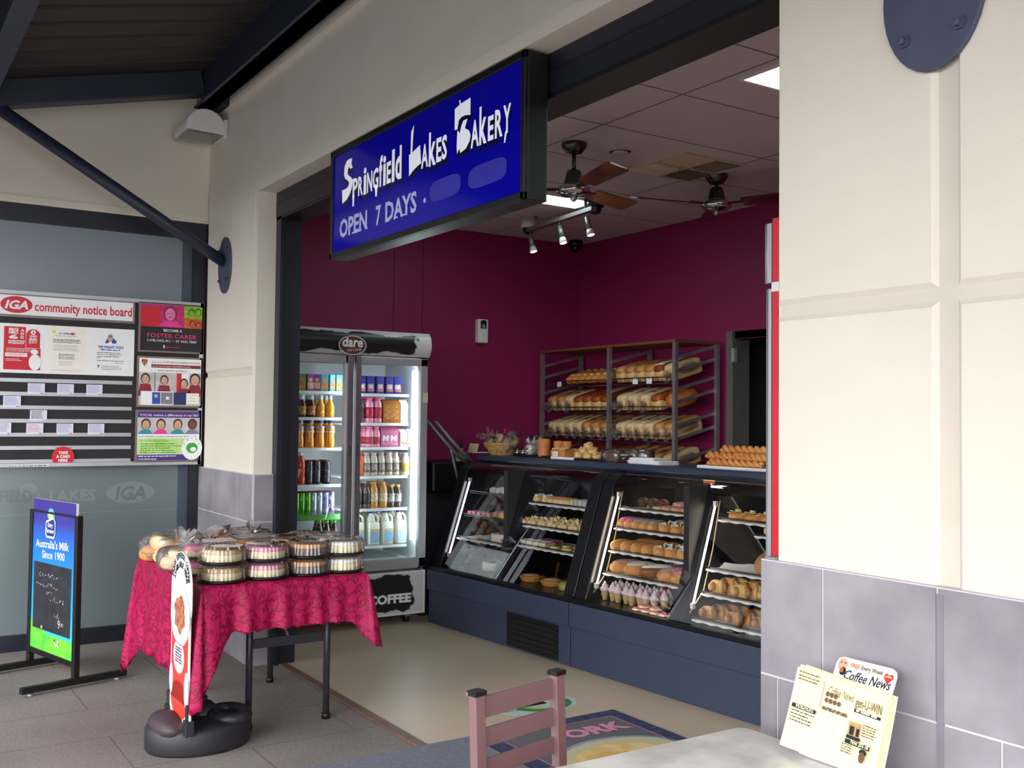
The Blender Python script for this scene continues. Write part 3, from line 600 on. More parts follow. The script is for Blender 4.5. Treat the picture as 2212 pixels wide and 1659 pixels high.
for i in range(9):
    a = math.radians(170 - i * 20); F.ell(cx + .036 * math.cos(a), cz + .045 + .036 * math.sin(a), .016, .016, mat('pale blue print', S(120, 200, 235), .4) if i % 2 else mat('mid blue print', S(60, 150, 220), .4), 3 + i % 2, 14)
F.ell(cx, cz + .045, .028, .028, mat('yellow sun print', S(250, 225, 130), .4), 6)
F.poly([(cx - .065, cz - .05), (cx - .05, cz - .075), (cx + .05, cz - .075), (cx + .065, cz - .05), (cx + .065, cz + .02), (cx + .045, cz + .045), (cx - .02, cz + .03), (cx - .06, cz + .02)], paper, 7)
F.poly([(cx - .055, cz - .046), (cx - .043, cz - .063), (cx + .045, cz - .063), (cx + .057, cz - .046), (cx + .056, cz + .012), (cx + .04, cz + .036), (cx - .02, cz + .02), (cx - .052, cz + .012)], lg, 8)
F.text('Dairy', cx, cz - .012, .026, paper, 9, w=.066, al='c', bold=.02).text('Farmers', cx, cz - .045, .026, paper, 9, w=.098, al='c', bold=.02)
F.text("Australia's Milk", w * .08, .722, .046, paper, 3, w=w * .78, rot=1.5, bold=.012).text('Since 1900', w * .24, .665, .046, paper, 3, w=w * .53, rot=1.5, bold=.012)
def cow(x, y, s):
    F.poly([(x - s, y + .2 * s), (x + .8 * s, y + .2 * s), (x + .9 * s, y + s), (x - .9 * s, y + s)], paper, 5).poly([(x - .5 * s, y + .3 * s), (x, y + .3 * s), (x - .1 * s, y + s), (x - .6 * s, y + .9 * s)], ink, 6).poly([(x + .4 * s, y + .2 * s), (x + .8 * s, y + .2 * s), (x + .9 * s, y + .8 * s)], ink, 6)
    F.ell(x - 1.1 * s, y + .95 * s, .35 * s, .3 * s, ink, 6, 10)
    for lx in (-.8, -.45, .4, .7): F.rect(x + lx * s - .1 * s, y - .45 * s, x + lx * s + .1 * s, y + .25 * s, paper, 5)
cow(w * .64, .195, .024); cow(w * .27, .265, .012)
m.build('printed_board', af)
# ---------------------------------------------------------------- trestle table, cloth
tb = thing('trestle_table', 'folding trestle table with dark steel legs under the crimson cloth', 'table', (-5.1, 1.73, 0))
TX0, TX1, TY0, TY1 = -5.70, -4.53, 1.33, 2.13
MB().box(-.60, -.40, .70, .57, .40, .73, mat('grey laminate', S(150, 146, 144), .5)).build('table_top', tb, bev=.006)
lgm = mat('dark hammered steel', S(62, 60, 68), .4, .4)
for sx in (-.45, .35):
    for sy, dy in ((-.105, -1), (.29, 1)): MB().tube([(sx, sy, 0), (sx, sy, .70)], .0165, lgm, 12).lathe([(.02, 0), (.02, .03), (.0165, .03)], black, 12, T(sx, sy, 0)).build('leg', tb)
    MB().box(sx - .006, -.105, .385, sx + .006, .29, .43, lgm).build('cross_bar', tb)
    MB().tube([(sx, .09, .42), (sx + (-.32 if sx > 0 else .3), .09, .70)], .011, lgm, 8).tube([(sx, -.09, .53), (sx, -.0, .70)], .009, lgm, 8).build('brace', tb)
def damask():
    m, nt, b = NT('crimson damask'); v = noise(nt, 24, 2.5); n = noise(nt, 140, 3); v.inputs['Distortion'].default_value = .5
    mk_ = ramp(nt, v.outputs[0], [(.46, (0, 0, 0)), (.50, (1, 1, 1)), (.56, (1, 1, 1)), (.60, (.15, .15, .15))])
    c = ramp(nt, mk_, [(0, S(170, 12, 76)), (1, S(134, 7, 56))]); mx = nt.nodes.new('ShaderNodeMixRGB'); mx.blend_type = 'MULTIPLY'; mx.inputs[0].default_value = .2
    nt.links.new(c, mx.inputs[1]); nt.links.new(ramp(nt, n.outputs[0], [(.35, (.55, .5, .55)), (.6, (1, 1, 1))]), mx.inputs[2]); nt.links.new(mx.outputs[0], b.inputs['Base Color'])
    r = ramp(nt, mk_, [(0, (.55,) * 3), (1, (.38,) * 3)]); nt.links.new(r, b.inputs['Roughness']); b.inputs['Specular IOR Level'].default_value = .3
    bp = nt.nodes.new('ShaderNodeBump'); bp.inputs['Strength'].default_value = .5; bp.inputs['Distance'].default_value = .003; wr = noise(nt, 7, 4)
    ad = nt.nodes.new('ShaderNodeMath'); ad.operation = 'MULTIPLY_ADD'; ad.inputs[1].default_value = 3; nt.links.new(wr.outputs[0], ad.inputs[0]); nt.links.new(mk_, ad.inputs[2])
    nt.links.new(ad.outputs[0], bp.inputs['Height']); nt.links.new(bp.outputs[0], b.inputs['Normal']); return m
def cloth():
    m = MB(); zt = .736; path = []
    # clockwise from the street-side far corner; each entry: edge point, outward direction, drop, flare
    N = 64; cs = [(TX1, TY0), (TX1, TY1), (TX0, TY1), (TX0, TY0)]; od = [(1, 0), (0, 1), (-1, 0), (0, -1)]
    dr = [.225, .22, .24, .47]; cdrop = [.36, .33, .64, .545]            # corner after side 0,1,2,3
    for k in range(4):
        a, b = cs[k], cs[(k + 1) % 4]; o = od[k]; o2 = od[(k + 1) % 4]
        for i in range(N + 1):
            f = i / N; e = 1.0
            nb_ = (k - 1) % 4
            wa, wb_ = ((.17, .12), (.15, .15), (.15, .15), (.13, .30))[k]; w0 = max(0, 1 - f / wa) ** 1.2; w1 = max(0, 1 - (1 - f) / wb_) ** 1.2
            d = dr[k] + (cdrop[nb_] - dr[k]) * w0 * .82 + (cdrop[k] - dr[k]) * w1 * .82
            fl = .012 + (.012 * math.sin(f * 31 + k * 2) + .009 * math.sin(f * 57 + k)) * (1 - w0) * (1 - w1) + .03 * (w0 + w1)
            path.append(((a[0] + (b[0] - a[0]) * f, a[1] + (b[1] - a[1]) * f), o, d, fl, f))
        for i in range(1, 12):                                             # the fold hanging at the corner
            f = i / 12; an = f * PI / 2; ox, oy = o[0] * math.cos(an) + o2[0] * math.sin(an), o[1] * math.cos(an) + o2[1] * math.sin(an)
            pk = 1 - abs(2 * f - 1); d = dr[k] + (cdrop[k] - dr[k]) * (.82 + .18 * pk)
            if i == 1: d = dr[k] + (cdrop[k] - dr[k]) * .82
            path.append((b, (ox, oy), d, .06 + .03 * pk, 0))
    n = len(path); R = 14; vs = []; fs = []
    for j in range(R + 1):
        t = j / R
        for i, (p, o, d, fl, f) in enumerate(path):
            sc_ = .013 * abs(math.sin(i * .62)) if j == R else 0
            r = .006 * min(1, t * 6) + fl * t ** .8 + .012 * t * math.sin(i * .42)
            vs.append((p[0] + o[0] * r, p[1] + o[1] * r, zt - d * t + sc_ + (0 if j else 0)))
    for j in range(R):
        for i in range(n): l = (i + 1) % n; fs.append((j * n + i, (j + 1) * n + i, (j + 1) * n + l, j * n + l))
    m.add(vs, fs, damask(), True); m.add([(TX0, TY0, zt), (TX1, TY0, zt), (TX1, TY1, zt), (TX0, TY1, zt)], [(0, 1, 2, 3)], MATS.get('x') or m.mats[0])
    o = wb(m, 'tablecloth', at=(-5.1, 1.73, .73)); s = o.modifiers.new('thick', 'SOLIDIFY'); s.thickness = .0015; s.offset = -1
    return tag(o, 'crimson damask tablecloth with scalloped hem draped over the trestle table', 'tablecloth')
cloth()
# ---------------------------------------------------------------- baked goods: shared materials and shapes
crust = mat('golden crust', S(224, 160, 88), .5, var=.3, scale=9, c2=S(190, 116, 54), bump=.3, bscale=40, sub=.05)
bread = mat('pale bread', S(240, 210, 158), .6, var=.2, scale=10, c2=S(222, 170, 104), bump=.25, bscale=50)
darkcrust = mat('dark crust', S(158, 92, 46), .5, var=.3, scale=12, c2=S(110, 58, 28), bump=.3)
choc = mat('chocolate cake', S(92, 52, 38), .6, var=.3, scale=20, bump=.4, bscale=90)
pinki = mat('pink icing', S(238, 130, 172), .4, var=.12, scale=30, bump=.4, bscale=140)
creami = mat('white cream', S(244, 238, 226), .45, var=.05, scale=20, bump=.3, bscale=90)
sponge = mat('pale sponge', S(246, 226, 172), .7, var=.12, scale=40, bump=.3, bscale=150)
nutm = mat('chopped nuts', S(214, 178, 120), .6, var=.4, scale=90, bump=.8, bscale=160)
tan = mat('cinnamon crumb', S(222, 178, 116), .7, var=.3, scale=50, bump=.6, bscale=120)
orangec = mat('orange glaze', S(224, 150, 62), .35, var=.2, scale=16)
redi = mat('red jelly glaze', S(196, 40, 60), .3, var=.3, scale=30)
yell = mat('custard yellow', S(244, 206, 96), .4, var=.1, scale=20)
clearp = clear('clear plastic', (.985, .985, .99), .08, 2.0, .04, (.95, .95, .96))
film = clear('thin plastic film', (.97, .96, .97), .18, 1.3, .09, (.97, .94, .95))
# ---- round cakes under ribbed domes
def packed_cake(kind, top, body):
    def mk():
        t = thing('boxed_cake', None, 'cake')
        MB().lathe([(.100, 0), (.108, .004), (.108, .009), (.098, .011), (0, .011)], black, 32).build('base_tray', t)
        m = MB().lathe([(.098, .010), (.106, .014), (.099, .066), (.092, .079), (.060, .082), (.056, .079), (0, .079)], clearp, 72, None, False, .03); m.build('dome_lid', t)
        c = MB().lathe([(0, .012), (.088, .012), (.090, .030), (.089, .044)], body, 24); c.lathe([(.089, .044), (.086, .058), (.05, .064), (0, .065)], top, 24).build('cake', t)
        return t
    return Kind(mk)
ck = [packed_cake('crumb', tan, sponge), packed_cake('pink', pinki, sponge), packed_cake('glaze', orangec, choc), packed_cake('cream', creami, sponge)]
names = ['cinnamon crumb topped', 'pink iced', 'orange glazed chocolate', 'cream topped']
ZT = .738
CS = [(-4.645, 1.452), (-4.655, 1.664), (-4.665, 1.878), (-4.675, 2.062)]
for i, (x, y) in enumerate(CS):
    for j in range(2):
        ck[i].put((x, y, ZT + j * .084), (0, 0, 17 * i + 40 * j), label='%s %s round cake in clear dome at the front of the cloth' % (('lower', 'upper')[j], names[i]), group='round boxed cakes on the trestle table')
for i, (x, y, k, lab) in enumerate(((-4.88, 1.86, 2, 'glazed round boxed cake in the second row behind the chocolate stack'), (-4.89, 2.06, 3, 'cream round boxed cake in the second row next to the drinks fridge'))):
    ck[k].put((x, y, ZT), (0, 0, 30), label='lower ' + lab, group='round boxed cakes on the trestle table'); ck[k].put((x, y, ZT + .084), (0, 0, 70), label='upper ' + lab, group='round boxed cakes on the trestle table')
# ---- bar cakes in ribbed clear boxes
def bar_cake(top, body):
    def mk():
        t = thing('boxed_bar_cake', None, 'cake')
        MB().box(-.065, -.125, 0, .065, .125, .012, clearp).box(-.06, -.12, .001, .06, .12, .006, black).build('base_tray', t)
        m = MB(); n = 30
        for i in range(n):
            y = -.122 + .244 * i / n; e = .003 * (i % 2); m.add([(.064 + e, y, .012), (.064 + e, y + .0081, .012), (.057 + e, y + .0081, .078), (.057 + e, y, .078)], [(0, 1, 2, 3)], clearp); m.add([(-.064, y, .012), (-.064, y + .0081, .012), (-.057, y + .0081, .078), (-.057, y, .078)], [(0, 1, 2, 3)], clearp)
            m.add([(.057 + e, y, .078), (.057 + e, y + .0081, .078), (-.057, y + .0081, .078 + e), (-.057, y, .078 + e)], [(0, 1, 2, 3)], clearp)
        m.add([(-.064, -.122, .012), (.064, -.122, .012), (.057, -.118, .078), (-.057, -.118, .078)], [(0, 1, 2, 3)], clearp).add([(-.064, .122, .012), (.064, .122, .012), (.057, .118, .078), (-.057, .118, .078)], [(0, 1, 2, 3)], clearp); m.build('lid', t)
        m = MB().box(-.048, -.108, .012, .048, .108, .04, body); m.blob((0, 0, .042), (.05, .11, .022), top, .4, .35, 20, 8); m.build('cake', t, bev=.004); return t
    return Kind(mk)
bk = [bar_cake(pinki, sponge), bar_cake(crust, mat('caramel sponge', S(198, 136, 76), .6, var=.15))]
for j in range(2):
    bk[0].put((-4.88, 1.455, ZT + j * .081), (0, 0, -3), label='%s pink iced bar cake in a clear box on the crimson cloth' % ('lower', 'upper')[j], group='boxed bar cakes on the trestle table')
    bk[1].put((-4.94, 1.72, ZT + j * .085), (0, 0, 2), label='%s caramel bar cake in a clear ribbed box on the crimson cloth' % ('lower', 'upper')[j], group='boxed bar cakes on the trestle table')
# ---- bags of rolls
def film_shell(m, c, r, tail, tv, seed):
    random.seed(seed); vs = []; fs = []; nu, nv = 36, 18
    for i in range(nv + 1):
        t = -PI / 2 + PI * i / nv
        for k in range(nu):
            a = 2 * PI * k / nu; q = lambda v, e: math.copysign(abs(v) ** e, v); j = 1 + random.uniform(-.035, .035) + .03 * math.sin(5 * a + 3 * t)
            x, y, z = q(math.cos(t), .6) * q(math.cos(a), .7) * r[0] * j, q(math.cos(t), .6) * q(math.sin(a), .7) * r[1] * j, q(math.sin(t), .8) * r[2] * j
            vs.append((c[0] + x, c[1] + y, max(.002, c[2] + z)))
    for i in range(nv):
        for k in range(nu): l = (k + 1) % nu; fs.append((i * nu + k, i * nu + l, (i + 1) * nu + l, (i + 1) * nu + k))
    m.add(vs, fs, film, False)
    for k in range(9):                                   # gathered neck and loose crinkled end
        a = 2 * PI * k / 9; v = Vector(tv); p = Vector(tail); s1 = Vector((random.uniform(-.05, .05), random.uniform(-.05, .05), random.uniform(-.01, .05)))
        s2 = Vector((random.uniform(-.05, .05), random.uniform(-.05, .05), random.uniform(-.01, .05)))
        m.add([p, p + v * .8 + s1, p + v + (s1 + s2) * .6, p + v * .7 + s2], [(0, 1, 2), (0, 2, 3)], film)
def roll_bag(name, rolls, r, c, tail, tv, loc, rz, lab, rm, seed, sc_=1):
    t = thing(name, lab, 'bread', loc, rz, 'bagged rolls on the trestle table'); t.scale = (sc_,) * 2 + (min(1, sc_ * 1.15),)
    for (x, y, z, a, b_, h, mm) in rolls: MB().blob((0, 0, 0), (a, b_, h), mm, .8, .9, 16, 10, None, .8).build('bread_roll', t, loc=(x, y, z))
    m = MB(); film_shell(m, c, r, tail, tv, seed); m.build('plastic_bag', t); random.seed(seed + 5)
round6 = [(x, y, z, .074, .074, .044, bread if (i % 3) else crust) for i, (x, y, z) in enumerate([(-.10, -.075, .034), (.03, -.08, .034), (-.09, .06, .034), (.04, .06, .034), (-.06, -.04, .098), (.04, .0, .098), (-.03, .08, .096), (.0, -.075, .098)])]
roll_bag('bag_of_rolls', round6, (.165, .155, .075), (-.02, 0, .073), (.12, .09, .09), (.07, .05, .07), (-5.42, 1.46, ZT), 20, 'clear bag of soft round white rolls at the street end of the trestle table', bread, 3)
roll_bag('bag_of_rolls', [(-.03, 0, .035, .058, .058, .036, bread), (.05, .03, .035, .052, .052, .036, crust), (0, .02, .085, .055, .058, .034, bread)], (.095, .085, .062), (0, 0, .06), (.03, -.02, .12), (.05, -.02, .06), (-5.05, 1.36, ZT), 35, 'small clear bag of rolls with a blue print behind the coffee flag', bread, 8)
tanr = mat('toasted roll', S(226, 172, 104), .55, var=.25, scale=9, c2=S(200, 136, 72))
def longs(n): return [(-.16 + .085 * i, (-1) ** i * .02, .055 + .018 * (i % 2), .066, .145, .066, crust if i % 2 else tanr) for i in range(n)]
roll_bag('bag_of_rolls', longs(5), (.275, .17, .078), (.01, 0, .076), (-.12, -.15, .10), (-.03, -.05, .06), (-5.165, 1.765, ZT), 82, 'long clear bag of brown rolls lying behind the pink bar cakes', crust, 11, .78)
roll_bag('bag_of_rolls', longs(4), (.235, .16, .078), (-.03, 0, .076), (.0, -.12, .12), (.02, -.02, .06), (-5.49, 1.83, ZT), 95, 'clear bag of brown rolls at the far wall end of the trestle table', crust, 15, .82)
roll_bag('bag_of_rolls', [(-.1, 0, .095, .075, .07, .05, crust), (-.1, .0, .04, .08, .08, .04, bread), (.05, .02, .05, .08, .09, .05, crust), (.15, -.04, .04, .06, .08, .042, crust)], (.22, .13, .075), (.02, 0, .07), (.2, 0, .05), (.08, .0, .02), (-5.27, 2.085, ZT), 5, 'clear bag with one round golden bun showing, nearest the drinks fridge', crust, 19, .76)
# ---------------------------------------------------------------- coffee flag on a weighted base
fg = thing('flag_sign', 'white and red coffee flag sign standing in a black weighted base', 'sign', (-4.68, 1.37, 0))
blk = mat('worn black moulded plastic', S(40, 39, 46), .5, var=.25, scale=6, bump=.1, bscale=30)
Mo = Matrix.Diagonal((.19, .235, 1, 1))
m = MB().lathe([(.97, 0), (1, .012), (1, .098), (.95, .112), (.84, .122), (.6, .128), (0, .13)], blk, 40, Mo); m.build('weighted_base', fg)
m = MB().blob((.01, -.145, .115), (.15, .075, .055), mat('dusty brown black plastic', S(66, 54, 60), .55, var=.3, scale=5), 1, 1, 18, 10); m.blob((-.06, .03, .12), (.085, .075, .065), blk, 1, 1, 18, 10); m.build('moulded_hump', fg)
m = MB().tube([(.03 + .10 * math.cos(a * PI / 12), .13 + .075 * math.sin(a * PI / 12), .125) for a in range(24)], .028, blk, 10, None, True); m.build('carry_handle', fg)
MB().lathe([(.026, .165), (.026, .198), (.022, .202), (0, .202)], blk, 16, T(-.06, .03, 0)).build('filler_cap', fg)
fo = Vector((.045, -.1, 0)); fu = Vector((1, .01, 0)).normalized()
for s in (-.155, .145): m = MB(); M_ = T(fo.x + fu.x * s, fo.y + fu.y * s, 0) @ RZ(.6); m.box(-.022, -.02, .10, .022, .02, .17, blk, M_).box(-.012, -.014, .17, .012, .014, .235, blk, M_).build('flag_clip', fg, bev=.004)
m = MB(); out = [(-.165, .10), (.165, .10), (.165, .20), (.14, .225), (.14, .60), (.152, .64), (.152, .72)] + [(.152 * math.cos(a * PI / 16), .725 + .16 * math.sin(a * PI / 16)) for a in range(17)] + [(-.152, .64), (-.14, .60), (-.14, .225), (-.165, .20)]
Mf = Matrix(((fu.x, 0, -fu.y, fo.x), (fu.y, 0, fu.x, fo.y), (0, 1, 0, 0), (0, 0, 0, 1)))
m.prism(out, -.004, .004, white, Mf); F = Flat(m, Mf @ Vector((0, 0, -.004)), Mf.to_3x3() @ Vector((1, 0, 0)), (0, 0, 1), .0007)
poppy = mat('poppy red print', S(222, 66, 52), .45); lil = mat('lilac print', S(206, 204, 232), .5); foam = mat('milk foam print', S(244, 226, 208), .5, var=.06); coc = mat('cocoa dust print', S(140, 62, 44), .6, var=.5, scale=70, c2=S(196, 130, 96))
F.poly([(-.128, .22), (.128, .22), (.128, .56), (-.128, .56)], poppy, 1).ell(0, .225, .128, .085, poppy, 1)
F.ell(0, .60, .150, .135, lil, 2, 36).ell(0, .605, .145, .130, white, 3, 36).ell(0, .605, .124, .112, foam, 4, 36).poly([((.082 + .012 * math.sin(i * 5.3)) * math.cos(i * PI / 20), .605 + (.082 + .010 * math.cos(i * 7.1)) * math.sin(i * PI / 20)) for i in range(40)], coc, 5)
F.ell(-.01, .415, .085, .075, lil, 2).ell(-.125, .30, .03, .07, lil, 2, 20).ell(.115, .29, .035, .08, lil, 2, 20)
for i, (t_, y) in enumerate((('The', .45), ('perfect', .425), ('coffee', .40))): F.lines(-.06, .05, [y, y - .012], .007, ink if i < 2 else maroon, 3, .2)
F.arc('FRESH ESPRESSO COFFEE', 0, .735, .118, 165, 15, .026, ink, 3, ky=1.02, w=.016, bold=.03).arc('AVAILABLE HERE', 0, .725, .090, 158, 22, .026, ink, 3, ky=1.0, w=.019, bold=.03)
m.build('printed_flag', fg)
# ---------------------------------------------------------------- cafe chair and table in front
pinkb = mat('dusty brown powder coat', S(126, 94, 95), .42, var=.05)
ZC = .82; pL, pR = onZ(1030, 1500, ZC), onZ(1203, 1455, ZC)
yw = math.degrees(math.atan2(pR.y - pL.y, pR.x - pL.x)); mid = (pL + pR) / 2; hw = (pR - pL).length / 2
chr_ = thing('cafe_chair', 'dusty brown metal cafe chair with slatted back, drawn up to the marble table', 'chair', (mid.x, mid.y, 0), yw)
# local x along the back rest, local -y toward the table
for s in (-1, 1):
    MB().bar((s * hw, .035, 0), (s * hw, -.02, .44), .032, .024, pinkb).bar((s * hw, -.02, .44), (s * hw, .0, ZC), .034, .026, pinkb).build('rear_leg', chr_, bev=.003)
    MB().bar((s * (hw - .005), -.40, 0), (s * (hw - .005), -.37, .44), .03, .024, pinkb).build('front_leg', chr_, bev=.003)
    MB().box(s * hw - .019, -.016, ZC - .002, s * hw + .019, .016, ZC + .010, black).box(s * hw - .021, .010, ZC - .002, s * hw + .021, .018, ZC + .006, chrome if s < 0 else black).build('end_cap', chr_)
for z, h in ((.783, .053), (.709, .047), (.636, .044), (.56, .044)): MB().box(-hw, -.018 + (z - .44) * .05, z - h / 2, hw, -.008 + (z - .44) * .05, z + h / 2, pinkb).build('back_slat', chr_, bev=.002)
MB().box(-hw - .01, -.42, .44, hw + .01, -.03, .462, pinkb).build('seat', chr_, bev=.006)
ZTB = .72; c0 = onZ(1604, 1568, ZTB)
marble = mat('marbled laminate', S(240, 236, 232), .3, var=.2, scale=9, c2=S(208, 204, 200), spec=.6)
ct = thing('cafe_table', 'cafe table with pale marbled top against the tiled pier', 'table', (c0.x + .38, 1.55, 0))
rc = .035; L = lb(ct); x0, x1, y0, y1 = c0.x, c0.x + .76, 1.17, c0.y
pts = []
for (cx, cy, a0) in ((x1 - rc, y0 + rc, -90), (x1 - rc, y1 - rc, 0), (x0 + rc, y1 - rc, 90), (x0 + rc, y0 + rc, 180)):
    pts += [(cx + rc * math.cos(math.radians(a0 + a * 18)) - ct.location.x, cy + rc * math.sin(math.radians(a0 + a * 18)) - ct.location.y) for a in range(6)]
MB().prism(pts, ZTB - .03, ZTB, marble).build('table_top', ct, bev=.003)
MB().tube([(0, 0, .02), (0, 0, .69)], .035, black, 14).box(-.2, -.2, .675, .2, .2, .69, black).build('column', ct)
MB().lathe([(.23, 0), (.23, .015), (.06, .03), (.04, .05), (0, .05)], black, 28).build('base', ct)
# ---- free newspapers in a leaning display stand
P0 = Vector((0, onZ(1693, 1617, ZTB + .004).y, ZTB + .004)); sl = Vector((0, 2.012 - P0.y, .27)).normalized(); nrm = Vector((1, 0, 0)).cross(sl)
pn = lambda px, py, off=0: (lambda q: (q.x, (q - P0 - nrm * off).dot(sl)))(onP(px, py, P0 + nrm * off, nrm))
zw = lambda x, y, off=0: pn(1620 + x / 3.463, 1180 + y / 3.463, off)
newsp = mat('pale yellow newsprint', S(250, 238, 190), .8, var=.05, scale=4); brown = mat('brown newsprint ink', S(112, 82, 56), .8); mids = mat('tan newsprint picture', S(206, 168, 110), .8, var=.4, scale=40)
tl, tr = zw(668, 806), zw(1098, 935)
st_ = thing('newspaper_stand', 'white card display stand headed Coffee News leaning on the tiled pier', 'display stand', (0, P0.y, P0.z))
hx0, hx1, ht = tl[0], tr[0] + .004, (tl[1] + tr[1]) / 2
m = MB(); Mn = Matrix(((1, 0, nrm.x, 0), (0, sl.y, nrm.y, 0), (0, sl.z, nrm.z, 0), (0, 0, 0, 1)))
rr = .016
m.prism([(hx0, 0), (hx1, 0), (hx1, ht - rr), (hx1 - rr * .3, ht - rr * .3), (hx1 - rr, ht), (hx0 + rr, ht), (hx0 + rr * .3, ht - rr * .3), (hx0, ht - rr)], -.004, 0, white, Mn)
F = Flat(m, (0, 0, 0), (1, 0, 0), sl, .0006); hwd = hx1 - hx0
F.text('FREE', hx0 + hwd * .25, ht - .020, .010, orange, 2, w=hwd * .15, bold=.02).text('Every Week', hx0 + hwd * .43, ht - .020, .010, mat('olive print', S(96, 92, 40), .6), 2, w=hwd * .36, bold=.02)
F.text('Coffee News', hx0 + hwd * .19, ht - .050, .023, ink, 2, w=hwd * .77, shear=.3, bold=.01)
F.ell(hx0 + hwd * .115, ht - .018, .013, .015, skin, 2).ell(hx0 + hwd * .15, ht - .034, .009, .010, ink, 3, 12).ell(hx0 + hwd * .13, ht - .032, .005, .006, orange, 4, 10).ell(hx0 + hwd * .09, ht - .014, .002, .002, ink, 4, 8).ell(hx0 + hwd * .16, ht - .014, .002, .002, ink, 4, 8)
hc = (hx1 - hwd * .11, ht - .022)
F.poly([(hc[0], hc[1] - .016), (hc[0] + .012, hc[1] - .002), (hc[0] + .011, hc[1] + .006), (hc[0] + .006, hc[1] + .008), (hc[0], hc[1] + .004), (hc[0] - .006, hc[1] + .008), (hc[0] - .011, hc[1] + .006), (hc[0] - .012, hc[1] - .002)], red, 2).lines(hc[0] - .008, hc[0] + .008, [hc[1] - .001], .004, mat('yellow print', S(225, 205, 90), .6), 3, 0)
m.build('backing_card', st_)
MB().box(hx0, 0, 0, hx1, .035, .004, white, Mn).box(hx0, 0, 0, hx1, .004, .03, white, Mn).build('ledge', st_)
off = .006; a0 = zw(380, 910, off); a1 = zw(250, 1510, off); a2 = zw(1072, 1160, off); a3 = zw(1005, 1600, off)
w0, w1 = a0[0], a2[0] - .004; hb, htp = max(a1[1], .004), a0[1]; sk_ = (a2[1] - a0[1])
for i in range(4):
    d = .005 + i * .0035; dx, dy = ((.012, .012), (.008, .004), (.003, .008), (0, 0))[i]; m = MB()
    M2 = Mn @ T(0, 0, d); cols = 8; vs = []; fs = []; wd = w1 - w0; hh = htp - hb
    for j in range(7):
        for k in range(cols + 1):
            u, v = k / cols, j / 6; vs.append((a1[0] + (w0 - a1[0]) * v + dx + u * wd, hb + dy * v + v * hh + sk_ * u * (.25 + .75 * v), .004 * math.sin(u * 3.1) * (1 - v) + .006 * (1 - v) ** 3 + .0006 * i))
    for j in range(6):
        for k in range(cols): q = j * (cols + 1) + k; fs.append((q, q + 1, q + cols + 2, q + cols + 1))
    m.add(vs, fs, newsp, True, M2)
    if i == 3:
        base = M2 @ Vector((a1[0], hb, 0)); F = Flat(m, base + nrm * .0045, Vector((1, 0, 0)) * wd + sl * (sk_ * .7), sl * hh + Vector((w0 - a1[0], 0, 0)), .0008)
        def Y(f): return hh * f
        F.k0 = 0
        c1_, c2_, c3_ = wd * .05, wd * .37, wd * .70
        F.text('Coffee News', wd * .40, Y(.80), .020, brown, 4, w=wd * .28, shear=.3, bold=-.005)
        F.rect(wd * .345, Y(.62), wd * .35, Y(.93), brown, 4)
        for f in (.95, .90, .86): F.lines(c1_, wd * .30, [Y(f)], .003, brown, 4, .1)
        F.rect(c1_, Y(.50), wd * .32, Y(.55), ink, 7).lines(wd * .10, wd * .30, [Y(.53), Y(.51)], .003, newsp, 9, 0)
        for f in (.46, .42, .38, .34): F.lines(c1_ + .002, wd * .33, [Y(f)], .0025, ink, 9, .5)
        F.lines(c2_, wd * .66, [Y(.62), Y(.60)], .004, brown, 4, .2)
        F.text('gen-U-WIN', c3_, Y(.765), .022, brown, 4, w=wd * .27, bold=.01).rect(c3_, Y(.70), wd * .97, Y(.735), ink, 4).lines(c3_ + .006, wd * .95, [Y(.71)], .005, newsp, 5, 0)
        F.rect(c3_ - .005, Y(.42), wd * .80, Y(.58), mids, 7).rect(c3_, Y(.43), c3_ + .012, Y(.53), ink, 8).rect(c3_ + .018, Y(.43), c3_ + .026, Y(.52), ink, 8)
        for f in (.58, .55, .52, .49, .46): F.lines(wd * .82, wd * .96, [Y(f)], .0025, brown, 6, .2)
        F.rect(c3_ - .005, Y(.38), wd * .82, Y(.42), ink, 9).rect(c3_ - .005, Y(.32), wd * .93, Y(.37), ink, 11).text('Now 20% off', c3_ + .012, Y(.332), .010, newsp, 13, w=wd * .18, bold=.02)
        for k in range(7): F.ell(wd * .40 + (k % 4) * .012, Y(.72) + (k // 4) * .014, .005, .006, brown, 4, 10)
        F.ell(wd * .88, Y(.28), .010, .007, ink, 14, 12).ell(wd * .88, Y(.22), .008, .012, brown, 16, 12)
        for f in (.30, .27, .24, .21): F.lines(c3_ - .01, wd * .80, [Y(f)], .0025, brown, 14, .3)
    o = tag(m.build('newspaper'), ('lowest and backmost newspaper of the pale yellow pile on the cafe table', 'second newspaper from the back in the pale yellow pile', 'newspaper just behind the front one in the pale yellow pile', 'front pale yellow Coffee News newspaper leaning on the tiled pier')[i], 'newspaper', 'free newspapers on the cafe table')
    o.location = (0, P0.y, P0.z)
